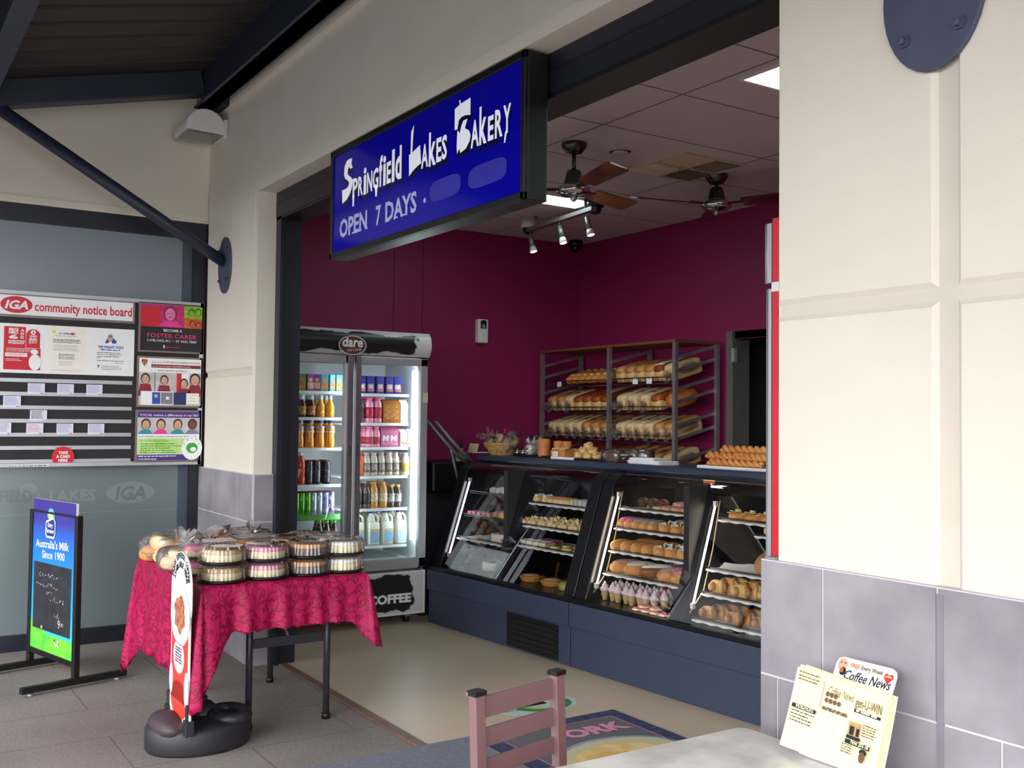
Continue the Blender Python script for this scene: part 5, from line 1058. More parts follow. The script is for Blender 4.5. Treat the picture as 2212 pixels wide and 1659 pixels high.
coco = mat('coconut crumb', S(232, 224, 214), .8, var=.25, scale=140, bump=.8, bscale=200); lam = mat('grey coconut icing', S(196, 178, 172), .7, var=.35, scale=120, bump=.6, bscale=200); sprk = mat('pink and white sprinkles', S(222, 186, 184), .7, var=.4, scale=150, c2=S(176, 96, 96), bump=.9, bscale=220)
FB = bunk('finger_bun', 'bun', [('bun', lambda m: fing(m))]); PB = bunk('iced_bun', 'bun', [('bun', lambda m: fing(m)), ('icing', lambda m: icing(m, pinki))]); GBn = bunk('iced_bun', 'bun', [('bun', lambda m: fing(m)), ('icing', lambda m: icing(m, lam))]); WB = bunk('cream_bun', 'bun', [('bun', lambda m: fing(m, crust, .07, .036, .034)), ('cream_topping', lambda m: shards(m, creami))])
CB = bunk('cream_bun', 'bun', [('bun', lambda m: fing(m, bread, .05, .032, .03)), ('cream_topping', lambda m: [m.blob((0, y, .045), (.02, .016, .016), creami, 1, 1, 10, 6) for y in (-.025, 0, .025)])])
def ringd(m, mm, z, r=.030, q=.016): m.tube([(r * math.cos(a * PI / 10), r * math.sin(a * PI / 10), z) for a in range(20)], q, mm, 10, None, True)
DN = bunk('doughnut', 'doughnut', [('dough', lambda m: ringd(m, crust, .016)), ('sprinkles', lambda m: ringd(m, sprk, .021, .030, .0145))]); PD = bunk('doughnut', 'doughnut', [('dough', lambda m: ringd(m, crust, .016)), ('icing', lambda m: ringd(m, pinki, .021, .030, .0145))]); JD = bunk('jam_tart', 'tart', [('pastry', lambda m: m.lathe([(0, 0), (.034, 0), (.042, .018), (.034, .022), (.03, .016), (0, .016)], bread, 18)), ('jam', lambda m: m.lathe([(.029, .0165), (.02, .02), (0, .02)], choc, 14))])
MF = bunk('chocolate_muffin', 'muffin', [('muffin_case', lambda m: m.lathe([(0, 0), (.024, 0), (.033, .034)], choc, 18, None, True, .05)), ('muffin_top', lambda m: m.blob((0, 0, .036), (.038, .038, .024), choc, 1, 1, 14, 8))])
def slab(m, cs, w=.045, l=.09):
    z = 0
    for mm, h in cs: m.box(-w / 2, -l / 2, z, w / 2, l / 2, z + h, mm); z += h
PS = bunk('pink_slice', 'slice', [('slice', lambda m: slab(m, [(sponge, .012), (redi, .006), (pinki, .012)]))]); VS = bunk('vanilla_slice', 'slice', [('slice', lambda m: slab(m, [(crust, .005), (yell, .030), (crust, .005), (creami, .006)]))]); CS_ = bunk('chocolate_slice', 'slice', [('slice', lambda m: slab(m, [(choc, .014), (nutm, .008), (choc, .006)]))])
SB = bunk('snowball_cake', 'cake', [('cake', lambda m: m.blob((0, 0, .024), (.028, .028, .026), coco, .9, .9, 14, 8, None, .9, .04))])
EC = bunk('eclair', 'eclair', [('pastry', lambda m: fing(m, bread, .06, .022, .024)), ('glaze', lambda m: icing(m, mat('apricot glaze', S(214, 140, 90), .25), .05, .018, .024, .018))]); SWd = bunk('cream_slice', 'slice', [('slice', lambda m: [slab(m, [(coco, .045)], .030, .10)])])
def braid(m, mm, L=.11, Wd=.05, h=.045, n=7):
    for i in range(n):
        y = -L + 2 * L * i / (n - 1); s = math.sqrt(max(.15, 1 - (y / (L * 1.15)) ** 2)); M = T(0, y, h * .5) @ RZ(28 * (1 if i % 2 else -1)); m.blob((0, 0, 0), (Wd * s, L / n * 1.5, h * s * (.6)), mm, .9, .9, 14, 8, M)
AL = bunk('almond_pastry', 'pastry', [('pastry', lambda m: braid(m, bread, .06, .04, .05, 5)), ('almond_flakes', lambda m: shards(m, sponge, .05, .028, .042, 14))]); RL = bunk('bread_roll', 'roll', [('roll', lambda m: m.blob((0, 0, .028), (.05, .045, .034), crust, 1, 1, 14, 8, None, .8))])
SCR = bunk('plaited_loaf', 'loaf', [('loaf', lambda m: braid(m, mat('pale plait crust', S(228, 184, 116), .5, var=.2, scale=12, c2=S(206, 150, 80), bump=.2), .13, .085, .085, 9)), ('jam_filling', lambda m: [m.blob((.03 * (-1) ** i, -.06 + .06 * i, .055), (.016, .014, .012), redi, 1, 1, 8, 6) for i in range(3)])])
SCB = bunk('plaited_loaf', 'loaf', [('loaf', lambda m: braid(m, mat('brown plait crust', S(196, 136, 74), .4, var=.3, scale=12, c2=S(150, 90, 44), bump=.2), .13, .085, .08, 9)), ('fruit_filling', lambda m: [m.blob((.03 * (-1) ** i, -.06 + .06 * i, .052), (.013, .013, .010), choc, 1, 1, 8, 6) for i in range(3)])])
LG1 = bunk('iced_log', 'loaf', [('loaf', lambda m: fing(m, crust, .115, .042, .042)), ('topping', lambda m: icing(m, sprk, .10, .036, .04, .032))]); LG2 = bunk('iced_log', 'loaf', [('loaf', lambda m: fing(m, crust, .115, .042, .042)), ('topping', lambda m: icing(m, coco, .10, .036, .04, .034))]); LG3 = bunk('iced_log', 'loaf', [('loaf', lambda m: fing(m, darkcrust, .115, .042, .042)), ('topping', lambda m: (icing(m, creami, .10, .034, .042, .032), [m.box(-.02, y, .070, .012, y + .006, .078, choc) for y in (-.07, -.04, -.01, .02, .05)]))])
LG4 = bunk('iced_log', 'loaf', [('loaf', lambda m: fing(m, crust, .115, .042, .042)), ('topping', lambda m: icing(m, pinki, .10, .036, .04, .032))])
def cone_top(m):
    m.lathe([(0, .050), (.026, .052), (.030, .062), (.026, .074), (.019, .078), (.020, .088), (.012, .095), (.010, .102), (.003, .112), (0, .114)], mat('sprinkled cream', S(240, 230, 230), .5, var=.2, scale=120, c2=S(226, 186, 190), bump=.6, bscale=160), 14)
CN = bunk('ice_cream_cone_cake', 'cone', [('wafer_cone', lambda m: m.lathe([(0, 0), (.016, 0), (.018, .022), (.021, .026), (.023, .054), (.024, .056), (0, .056)], mat('wafer', S(222, 186, 128), .7, var=.15, scale=60), 14)), ('cream_swirl', cone_top)])
BK = bunk('decorated_biscuit', 'biscuit', [('biscuit', lambda m: m.lathe([(0, 0), (.036, 0), (.038, .006), (.034, .010), (0, .010)], sponge, 18)), ('icing', lambda m: m.lathe([(.032, .0102), (.028, .016), (0, .017)], mat('red pink icing', S(226, 60, 100), .4, var=.4, scale=60, c2=S(240, 150, 180)), 14))])
PIE = bunk('fruit_pie', 'pie', [('crust', lambda m: m.lathe([(0, 0), (.07, 0), (.085, .03), (.078, .036), (0, .038)], crust, 28, None, False, .03)), ('filling', lambda m: m.lathe([(.07, .0385), (.03, .044), (0, .044)], tan, 18))])
CK = bunk('cream_cake', 'cake', [('cake', lambda m: m.lathe([(0, 0), (.085, 0), (.085, .05), (.08, .056), (0, .056)], creami, 24)), ('topping', lambda m: shards(m, choc, .05, .05, .060, 26))]); GC = bunk('pistachio_cake', 'cake', [('cake', lambda m: m.lathe([(0, 0), (.07, 0), (.072, .03), (.06, .045), (0, .048)], mat('green gold cake', S(196, 186, 100), .5, var=.35, scale=30), 20))])
TT = bunk('custard_tart', 'tart', [('pastry', lambda m: m.lathe([(0, 0), (.034, 0), (.042, .016), (.036, .02), (0, .018)], bread, 18)), ('custard', lambda m: m.lathe([(.035, .0185), (.02, .023), (0, .023)], yell, 14))]); FL = bunk('cheese_bun', 'bun', [('bun', lambda m: fing(m, crust, .06, .045, .024)), ('cheese', lambda m: shards(m, sponge, .045, .035, .036, 12))])
BIG = bunk('round_flat_loaf', 'loaf', [('loaf', lambda m: m.blob((0, 0, .05), (.115, .115, .055), mat('seeded brown crust', S(190, 140, 80), .7, var=.4, scale=70, bump=.5, bscale=120), 1, 1, 28, 12, None, .9))]); DS = bunk('drizzled_slice', 'slice', [('slice', lambda m: slab(m, [(sponge, .022), (creami, .012), (choc, .003)], .06, .09)), ('drizzle', lambda m: [m.box(-.028, -.04 + i * .02, .037, .028, -.034 + i * .02, .039, creami) for i in range(4)])])
def lay(kd, key, pos, nm, where, group, rz=0, sc_=1, jr=8):
    n = len(pos)
    for i, p in enumerate(pos):
        kd.put(T_(key, p[0], p[1], p[2] if len(p) > 2 else 0), (p[4] if len(p) > 4 else 0, 0, YAW + rz + random.uniform(-jr, jr) + (p[3] if len(p) > 3 else 0)), sc_, label=(nm + (', %s from left ' % ORD[i] if n > 1 else ' ') + where), group=group if n > 1 else None)
def seq_(x0, x1, n, y=.07): return [(x0 + (x1 - x0) * i / max(1, n - 1), y) for i in range(n)]
L1, R1, L2, R2 = 'left case, left half', 'left case, right half', 'right case, left half', 'right case, right half'
lay(SB, '1L0', seq_(.50, .80, 5, .05), 'white snowball cake', 'in front row of top tray, ' + L1, 'snowball cakes'); lay(SB, '1L0', seq_(.54, .80, 4, .11), 'white snowball cake', 'in back row of top tray, ' + L1, 'snowball cakes'); lay(CS_, '1L0', seq_(.52, .80, 5, .20), 'nutty chocolate slice', 'behind the snowballs, top tray', 'chocolate slices', 0, .9)
lay(PS, '1L1', seq_(.31, .55, 5), 'pink and red slice', 'on middle tray, ' + L1, 'pink slices'); lay(PB, '1L1', seq_(.61, .67, 2, .09), 'pink iced bun', 'on middle tray, ' + L1, 'pink buns of the left case', 0, .8); lay(VS, '1L1', seq_(.72, .82, 3), 'vanilla slice', 'on middle tray, ' + L1, 'vanilla slices')
lay(CK, '1L2', [(.66, .13)], 'white cream cake with chocolate flakes', 'on the lowest tray, ' + L1, None); lay(PS, '1L2', seq_(.76, .82, 2, .1), 'pink slice', 'beside the cream cake, lowest tray', 'pink slices by the cream cake')
lay(CB, '1R0', seq_(1.04, 1.13, 2, .06), 'small cream bun', 'on top tray, ' + R1, 'small cream buns'); lay(EC, '1R0', seq_(1.19, 1.36, 4, .08), 'apricot glazed eclair', 'on top tray, ' + R1, 'eclairs', -18); lay(SWd, '1R0', seq_(1.42, 1.59, 5, .08), 'pale coconut cream slice', 'on top tray, ' + R1, 'cream slices', -18, 1, 3)
lay(AL, '1R1', seq_(1.04, 1.58, 6, .06), 'almond flaked pastry', 'front of middle tray, ' + R1, 'almond pastries', -30, 1.05); lay(AL, '1R1', seq_(1.14, 1.56, 3, .19), 'almond flaked pastry', 'back of middle tray, ' + R1, 'almond pastries in the back row', -60, 1.05); lay(RL, '1R1', [(1.30, .19)], 'plain brown roll', 'among almond pastries in the left case', None)
lay(DS, '1R2', seq_(1.04, 1.24, 4, .06), 'chocolate drizzled slice', 'on lowest wire tray, ' + R1, 'drizzled slices'); lay(TT, '1R2', seq_(1.34, 1.58, 3, .05), 'yellow custard tart', 'in front row, lowest tray, ' + R1, 'custard tarts'); lay(TT, '1R2', seq_(1.36, 1.58, 3, .13), 'yellow custard tart', 'in back row, lowest tray, ' + R1, 'custard tarts'); lay(PS, '1R2', seq_(1.04, 1.16, 3, .20), 'pink slice', 'behind the drizzled slices', 'pink slices behind the drizzled ones')
lay(CK, '1L3', [(.60, .16)], 'white cream cake', 'on the floor of the left case, street side of the post', None); lay(PIE, '1R3', [(1.12, .10), (1.34, .10)], 'fluted brown fruit pie', 'on the floor of the left case', 'fruit pies'); lay(GC, '1R3', [(1.53, .08), (1.54, .22)], 'green gold cake', 'on the floor of the left case', 'green gold cakes')
lay(MF, '2L0', seq_(1.93, 2.10, 3, .16), 'dark chocolate muffin', 'at back of top tray, ' + L2, 'chocolate muffins'); lay(JD, '2L0', [(2.15, .08)], 'round chocolate centred tart', 'on top tray, ' + L2, None); lay(DN, '2L0', [(2.25, .05), (2.33, .05), (2.41, .05), (2.48, .06)], 'sprinkled doughnut', 'in front row of top tray, ' + L2, 'sprinkled doughnuts'); lay(DN, '2L0', [(2.28, .12, .02), (2.37, .12, .02), (2.46, .13, .02)], 'sprinkled doughnut', 'in raised back row of top tray, ' + L2, 'sprinkled doughnuts')
lay(PB, '2L1', seq_(1.94, 2.0, 2, .07), 'pink iced bun', 'front left of second tray, ' + L2, 'pink buns of the right case', -12); lay(PD, '2L1', seq_(2.06, 2.15, 2, .20), 'pink iced doughnut', 'at back of second tray, ' + L2, 'pink doughnuts'); lay(GBn, '2L1', seq_(2.06, 2.19, 3, .07), 'grey coconut iced bun', 'on second tray, ' + L2, 'coconut iced buns', -12); lay(WB, '2L1', seq_(2.28, 2.47, 3, .07), 'white shard topped cream bun', 'on second tray, ' + L2, 'cream buns on the second tray', -12); lay(GBn, '2L1', seq_(2.25, 2.45, 3, .22), 'grey coconut iced bun', 'back of second tray, ' + L2, 'coconut iced buns in the back row', -30)
lay(FB, '2L2', seq_(1.93, 2.20, 4, .07), 'plain brown finger bun', 'front of third tray, ' + L2, 'finger buns', -12, 1.1); lay(FB, '2L2', seq_(1.98, 2.30, 4, .22), 'plain brown finger bun', 'back of third tray, ' + L2, 'finger buns in the back row', -12, 1.1); lay(WB, '2L2', seq_(2.29, 2.48, 3, .07), 'white shard topped cream bun', 'on third tray, ' + L2, 'cream buns on the third tray', -12, 1.1)
for kd, x, nm in ((LG1, 1.96, 'sprinkle topped'), (LG2, 2.09, 'white coconut topped'), (LG3, 2.22, 'white iced chocolate striped'), (LG1, 2.36, 'second sprinkle topped'), (LG4, 2.47, 'pink iced')): lay(kd, '2L3', [(x, .13)], nm + ' log loaf', 'on fourth tray, ' + L2, None, -32)
pos = [(1.92 + .058 * i, .03 + .012 * (i % 2)) for i in range(8)] + [(1.95 + .058 * i, .09) for i in range(8)] + [(1.93 + .058 * i, .145) for i in range(8)]
lay(CN, '2L4', pos[:8], 'cone cake with sprinkled cream swirl', 'in the front row of cones', 'cone cakes'); lay(CN, '2L4', pos[8:16], 'cone cake with sprinkled cream swirl', 'in the middle row of cones', 'cone cakes'); lay(CN, '2L4', pos[16:], 'cone cake with sprinkled cream swirl', 'in the back row of cones', 'cone cakes')
lay(BK, '2L4', [(2.27, -.03), (2.34, -.03), (2.41, -.03), (2.48, -.03)], 'red and pink iced biscuit', 'in front of the cones', 'iced biscuits'); lay(BK, '2L4', [(2.31, -.02, .02), (2.40, -.02, .02)], 'red and pink iced biscuit', 'on the biscuits in front of the cones', 'iced biscuits')
lay(FL, '2R0', seq_(2.75, 3.05, 4, .08), 'cheese topped flat bun', 'on top tray, ' + R2, 'cheese buns', 60); lay(CB, '2Rx', seq_(2.98, 3.1, 2, .06), 'small cream topped bun', 'on narrow tray, ' + R2, 'small buns on the narrow tray', 0, 1.2)
lay(BIG, '2R1', [(3.05, .14, .02, 0, 28)], 'large round seeded flat loaf', 'leaning on second tray, ' + R2, None); lay(SCR, '2R2', [(2.80, .13), (2.97, .12), (3.14, .13)], 'pale plaited jam loaf', 'on third tray, ' + R2, 'pale plaited loaves', -38, .95); lay(SCB, '2R3', [(2.80, .13), (2.98, .12), (3.16, .13)], 'brown plaited fruit loaf', 'on bottom tray, ' + R2, 'brown plaited loaves', -38, .95)
def sheet(loc, w, l, rz, lab, tilt=0, n=1, nm='paper_sheet', cat='paper'):
    m = MB(); k = 6
    for q in range(n):
        v = []
        for j in range(k + 1):
            for i in range(k + 1): u, t_ = i / k - .5, j / k - .5; v.append((u * w + .004 * q * (-1) ** q, t_ * l + .003 * (-1) ** q, .002 + q * .0032 + .006 * (u * u + t_ * t_) + .003 * math.sin(7 * u + q)))
        m.add(v, [(j * (k + 1) + i, j * (k + 1) + i + 1, (j + 1) * (k + 1) + i + 1, (j + 1) * (k + 1) + i) for j in range(k) for i in range(k)], paper, True)
    o = m.build(nm); o.location = loc; o.rotation_euler = (math.radians(tilt), 0, math.radians(rz)); return tag(o, lab, cat)
sheet(T_('1L2', .42, .12, .002), .22, .2, 20, 'white paper sheet on the lowest tray left of the cream cake'); sheet(T_('2R1', 2.82, .10, .002), .22, .16, 25, 'white paper sheet beside the round seeded loaf', 12)
# ---------------------------------------------------------------- on the worktop
def top(px, py, yl, dz=0): return cw(cx_at(px, py, yl), yl, ZW + dz)
p = top(1085, 975, .56)
bk_ = thing('wicker_basket', 'round wicker basket of bagged biscuits on the worktop', 'basket', p)
wick = mat('straw wicker', S(196, 150, 92), .7, var=.4, scale=40, bump=.5, bscale=120)
m = MB()
for i in range(9):
    r = .085 + .045 * i / 8; m.tube([((r + .004 * (-1) ** (k + i)) * math.cos(k * PI / 16), (r + .004 * (-1) ** (k + i)) * math.sin(k * PI / 16), .006 + .009 * i) for k in range(32)], .006, wick, 6, None, True)
for k in range(16): a = 2 * PI * (k + .5) / 16; m.tube([(.082 * math.cos(a), .082 * math.sin(a), 0), (.132 * math.cos(a), .132 * math.sin(a), .082)], .004, wick, 5)
m.lathe([(0, .002), (.085, .002), (.085, .006), (0, .006)], wick, 24); m.build('woven_body', bk_); MB().tube([(.135 * math.cos(k * PI / 16), .135 * math.sin(k * PI / 16), .086) for k in range(32)], .009, wick, 8, None, True).build('rim', bk_)
bisc = mat('ginger biscuit', S(198, 142, 84), .7, var=.25, scale=60, bump=.4)
def mk_bag():
    t = thing('bag_of_biscuits', None, 'biscuits'); random.seed(4)
    for i in range(5): MB().lathe([(0, 0), (.036, .001), (.038, .006), (.032, .011), (0, .013)], bisc, 16).build('biscuit', t, loc=(0, .004 * (-1) ** i, .012 + i * .0135))
    m = MB(); film_shell(m, (0, 0, .045), (.048, .048, .05), (0, 0, .095), (.0, .0, .055), 9); m.build('plastic_bag', t); return t
BG = Kind(mk_bag)
for (dx, dy, dz, rx, ry, lab) in ((-.055, -.03, .045, 40, -10, 'bag of ginger biscuits lying low at the left of the wicker basket'), (-.01, .02, .10, 70, 10, 'bag of round biscuits standing highest in the wicker basket'), (.06, -.02, .05, 20, 40, 'bag of dark biscuits at the right of the wicker basket'), (.07, .05, .08, 60, 30, 'bag of pale biscuits leaning out right of the wicker basket')): BG.put(p + Vector((dx, dy, dz)), (rx, ry, 20 + dx * 300), 1, lab, 'bagged biscuits in the basket')
MB_ = MB().lathe([(.0, 0), (.012, 0), (.004, .018), (.013, .034), (0, .034)], red, 10); tag(MB_.build('red_bow', loc=p + Vector((.035, .0, .165))), 'small red bow on top of the bags in the wicker basket', 'bow')
def box_tray(name, px0, px1, py, yl, dep, mm, lab):
    a, b = cx_at(px0, py, yl), cx_at(px1, py, yl); w = b - a; t = thing(name, lab, 'tray', cw(a, yl, ZW), YAW)
    MB().box(0, 0, 0, w, dep, .006, mm).box(0, 0, .006, w, .006, .016, mm).box(0, dep - .006, .006, w, dep, .016, mm).box(0, .006, .006, .006, dep - .006, .016, mm).box(w - .006, .006, .006, w, dep - .006, .016, mm).build('tray_pan', t, bev=.002); return a, w
wtray = mat('white plastic tray', S(228, 226, 228), .4, var=.03)
box_tray('serving_tray', 1112, 1190, 988, .50, .2, black, 'black serving tray of jars and tall cakes on the worktop')
box_tray('serving_tray', 1189, 1238, 990, .48, .2, wtray, 'white tray under the nut topped loaf cake on the worktop'); box_tray('serving_tray', 1240, 1303, 993, .47, .22, black, 'black tray heaped with nut clusters on the worktop')
JR = bunk('spice_jar', 'jar', [('jar', lambda m: m.lathe([(0, 0), (.02, 0), (.02, .04), (0, .04)], mat('metal jar', S(180, 176, 180), .2, .9), 14)), ('jar_lid', lambda m: m.lathe([(.0205, .04), (.0205, .05), (0, .05)], black, 14))])
for i, px in enumerate((1118, 1130)): JR.put(top(px, 980, .55, .0065), label='%s small metal jar on the black tray beside the basket' % ('left', 'right')[i], group='metal jars')
MAC = bunk('bag_of_meringues', 'meringues', [('meringue', lambda m: [m.lathe([(0, 0), (.024, .004), (.022, .014), (0, .018)], creami, 12, T(.012 * (-1) ** k, 0, .012 + k * .017) @ RX(20)) for k in range(4)]), ('plastic_bag', lambda m: film_shell(m, (0, 0, .045), (.044, .042, .045), (0, 0, .08), (0, 0, .03), 21))])
for i, px in enumerate((1146, 1157)): MAC.put(top(px, 978, .56 + .05 * i, .0065), label='%s bag of white meringues on the black tray' % ('front', 'rear')[i], group='bags of meringues')
tall = mat('tall sponge crust', S(196, 120, 60), .6, var=.25, scale=20, bump=.3)
for i, (px, yl, hh) in enumerate(((1175, .54, .128), (1206, .63, .12), (1224, .66, .118))):
    m = MB().lathe([(0, 0), (.042 if i == 0 else .034, 0), (.044 if i == 0 else .035, .01), (.044 if i == 0 else .035, hh - .006), (.038 if i == 0 else .030, hh), (0, hh)], tall, 24, None, True, .012)
    o = m.build('tall_round_cake'); o.location = top(px, 980, yl, .0065 if i == 0 else .0005); tag(o, ('wide tall cylinder cake at the right end of the black tray', 'slim tall cylinder cake behind the nut topped loaf', 'rightmost slim tall cylinder cake behind the nut topped loaf')[i], 'cake', 'tall cylinder cakes')
def nuts(m, w, l, z, n, r, mm): 
    for i in range(n): m.blob((random.uniform(-w, w), random.uniform(-l, l), z + random.uniform(0, r)), (r * random.uniform(.8, 1.2), r, r * .8), mm, 1, 1, 8, 5)
t = thing('nut_loaf_cake', 'brown loaf cake topped with nuts on the white tray', 'cake', top(1214, 985, .57, .0065), YAW); MB().box(-.075, -.05, 0, .075, .05, .055, tall).build('loaf', t, bev=.012); m = MB(); nuts(m, .062, .04, .056, 34, .012, nutm); m.build('nut_topping', t)
m = MB().box(-.03, -.0625, .012, .03, -.061, .042, paper); F = Flat(m, (0, -.0625, 0), (1, 0, 0), (0, 0, 1), .0005); F.lines(-.025, .025, [.032, .026, .02], .003, ink, 1); m.build('price_card', t)
NC = bunk('nut_cluster', 'cake', [('cluster', lambda m: (m.blob((0, 0, .018), (.030, .030, .02), tan, 1, 1, 12, 6), nuts(m, .024, .024, .026, 14, .010, nutm)))])
for i, (px, yl, dz) in enumerate(((1251, .53, .006), (1270, .52, .006), (1290, .53, .006), (1258, .58, .006), (1280, .59, .006), (1300, .6, .006), (1262, .545, .04), (1281, .55, .04), (1271, .55, .074))): NC.put(top(px, 985, yl, dz), (0, 0, 30 * i), 1.2, label=('nut cluster %s in the lower layer on the black tray' % ORD[i] if i < 6 else 'nut cluster %s on top of the heap' % ('left', 'right', 'topmost')[i - 6]), group='nut clusters on the black tray')
NL = bunk('nut_loaf_cake', 'cake', [('loaf', lambda m: m.blob((0, 0, .03), (.06, .045, .036), tan, .6, .6, 14, 8, None, .8)), ('nut_topping', lambda m: nuts(m, .05, .03, .052, 26, .010, nutm))])
for i, px in enumerate((1236, 1316, 1338)): NL.put(top(px, 975, .74, .0005), (0, 0, 20 * i), label='%s nut topped cake at the back of the worktop' % ('leftmost', 'middle', 'rightmost')[i], group='nut topped cakes at the back')
PM = bunk('packed_chocolate_loaf', 'cake', [('loaf', lambda m: m.blob((0, 0, .032), (.075, .045, .045), choc, .5, .6, 16, 8, None, .7)), ('clear_wrap', lambda m: m.blob((0, 0, .040), (.086, .052, .046), clearp, .35, .4, 20, 8))])
for i, (px, yl) in enumerate(((1325, .53), (1362, .60), (1385, .64))): PM.put(top(px, 990, yl, .0005), (0, 0, YAW + 6 * i), label='%s wrapped chocolate loaf cake on the worktop' % ('front', 'second', 'rear')[i], group='wrapped chocolate loaves')
JM = bunk('jam_jar', 'jar', [('jar', lambda m: m.lathe([(0, 0), (.026, 0), (.028, .03), (.026, .045), (0, .045)], mat('dark jam', S(70, 30, 34), .15, coat=.8), 16)), ('jar_lid', lambda m: m.lathe([(.027, .045), (.027, .055), (0, .055)], grey, 16))]); JM.put(top(1349, 992, .50, .0005), label='small dark jam jar between chocolate loaf and white papers')

for q, (px, yl, w_, l_, h_, dz, rz, lab) in enumerate(((1410, .49, .30, .16, .022, .0005, -4, 'stack of white paper bags on the worktop, right of the jam jar'), (1398, .49, .19, .12, .016, .0225, 7, 'folded white papers lying on the stack of paper bags'))):
    m = MB(); n = 5
    for k in range(n): m.box(-w_ / 2 + .004 * (-1) ** k, -l_ / 2 + .003 * (-1) ** k, h_ * k / n, w_ / 2 + .005 * (-1) ** k, l_ / 2, h_ * (k + .8) / n, paper)
    o = m.build('paper_bags' if q == 0 else 'folded_paper'); o.location = top(px, 996, yl + l_ / 2, dz); o.rotation_euler = (0, 0, math.radians(YAW + rz)); tag(o, lab, 'paper')
sheet(top(1030, 990, .50, .003), .16, .16, 15, 'crumpled white paper at the far left end of the worktop', 0, 3)
o = MB().box(-.06, -.004, 0, .06, .004, .075, mat('pale board', S(206, 194, 150), .6)).build('cutting_board', bev=.003); o.location = top(1020, 985, .62, .001); o.rotation_euler = (-.3, 0, .1); tag(o, 'small cream board propped behind the crumpled paper', 'board')
# twists
box_tray('serving_tray', 1505, 1720, 1012, .47, .2, wtray, 'white tray of twisted pastry sticks beside the pier')
def mk_tw():
    t = thing('pastry_twist', None, 'pastry twist'); m = MB(); n = 36; L = .38
    for ph in (0, PI): m.tube([(-L / 2 + L * i / n, .013 * math.cos(i * .75 + ph), .026 + .011 * math.sin(i * .75 + ph)) for i in range(n + 1)], [.013 + .004 * math.sin(i * .75 + ph) for i in range(n + 1)], crust, 8)
    m.build('twisted_dough', t); return t
TWk = Kind(mk_tw); a = cx_at(1572, 1005, .55)
for i, (dx, dy, dz, rz) in enumerate(((.03, -.06, .008, 3), (.0, -.015, .008, -4), (-.04, .035, .008, 5), (.09, -.045, .044, -5), (-.03, .0, .046, 6), (.06, .035, .050, -7), (.08, .0, .084, 4), (.20, -.075, .046, -9))): TWk.put(cw(a + .06 + dx, .57 + dy, ZW + dz), (0, 0, YAW + rz), 1, 'golden pastry twist, %s' % ('front of bottom layer', 'middle of bottom layer', 'back of bottom layer', 'front of second layer', 'back of second layer', 'front of top layer', 'back of top layer', 'last against the silver fridge edge')[i], 'pastry twists on the white tray')
# price ticket and tongue of plastic hanging over the glass
p = onP(1535, 1048, OC + nC * .30, nC)
tk = thing('shelf_ticket', 'purple and white ticket clipped over the glass of the right cake case', 'ticket', p, YAW)
m = MB().box(-.05, -.004, -.022, .035, -.002, .028, mat('plum ticket', S(96, 24, 60), .4)).box(-.05, -.0045, .010, .035, -.0039, .028, orange); F = Flat(m, (-.05, -.0046, -.022), (1, 0, 0), (0, 0, 1), .0005); F.text('e show', .010, .006, .012, paper, 1, w=.055, bold=.03).ring(.06, .022, .005, .010, paper, 1, 14).rect(0, 0, .085, .0025, paper, 1).rect(0, .047, .085, .05, paper, 1); m.build('printed_card', tk)
o = MB().prism([(.10 * math.cos(i * PI / 10), .05 * math.sin(i * PI / 10)) for i in range(20)], 0, .003, mat('pale green plastic', S(120, 150, 146), .3)).build('plastic_clip', tk); o.location = (-.06, .03, -.012)
# ---------------------------------------------------------------- bread rack against the back wall
RX0, RX1, RY0, RY1, RZT = -7.12, -5.45, 4.966, 5.38, 2.08
rk = thing('bread_rack', 'tall steel bread rack with two bays of sloping shelves against the back wall', 'rack', ((RX0 + RX1) / 2, 5.17, 0)); rkm = mat('worn rack steel', S(158, 150, 154), .4, .6, var=.2)
XM = -6.205
for x in (RX0, XM, RX1):
    for y in (RY0, RY1): wb(MB().box(x - .015, y - .015, .02, x + .015, y + .015, RZT - .02, rkm), 'post', rk)
wb(MB().box(RX0 - .02, RY0 - .02, RZT - .02, RX1 + .02, RY1 + .02, RZT, mat('copper brown rack top', S(150, 96, 62), .45, .5)), 'top_panel', rk)
for x in (RX0 + .02, XM - .02, XM + .02, RX1 - .02):
    m = MB()
    for z in (1.945, 1.85, 1.715, 1.62, 1.45, 1.35, 1.185, 1.08, .9, .7, .5): m.bar((x, RY0, z), (x, RY1, z + .105), .012, .022, rkm)
    wb(m, 'shelf_runner', rk)
wire = mat('dark basket wire', S(70, 54, 46), .4, .6); SLP = math.degrees(math.atan2(.105, .38))
LZ = [1.765, 1.548, 1.335, 1.10]; bays = [(RX0 + .045, XM - .045), (XM + .045, RX1 - .045)]
bn = ('top', 'second', 'third', 'bottom'); sd = ('left', 'right')
loc0 = {}
for b_, (xa, xb) in enumerate(bays):
    for k, z in enumerate(LZ):
        t = thing('bread_basket', 'wire bread shelf, %s in the %s bay of the rack' % (bn[k], sd[b_]), 'wire shelf', ((xa + xb) / 2, RY0 + .01, z), 0, 'wire shelves of the bread rack'); t.rotation_euler = (math.radians(SLP), 0, 0); w = (xb - xa) / 2 ; m = MB()
        for zz in (0, .05): m.tube([(-w, 0, zz), (w, 0, zz)], .004, wire, 6)
        m.tube([(-w, .37, 0), (w, .37, 0)], .004, wire, 6).tube([(-w, 0, 0), (-w, .37, 0)], .004, wire, 6).tube([(w, 0, 0), (w, .37, 0)], .004, wire, 6)
        for i in range(15): x = -w + 2 * w * i / 14; m.tube([(x, 0, .05), (x, 0, 0), (x, .37, 0)], .0022, wire, 5)
        m.build('wire_basket', t); loc0[(b_, k)] = (xa, xb, z)
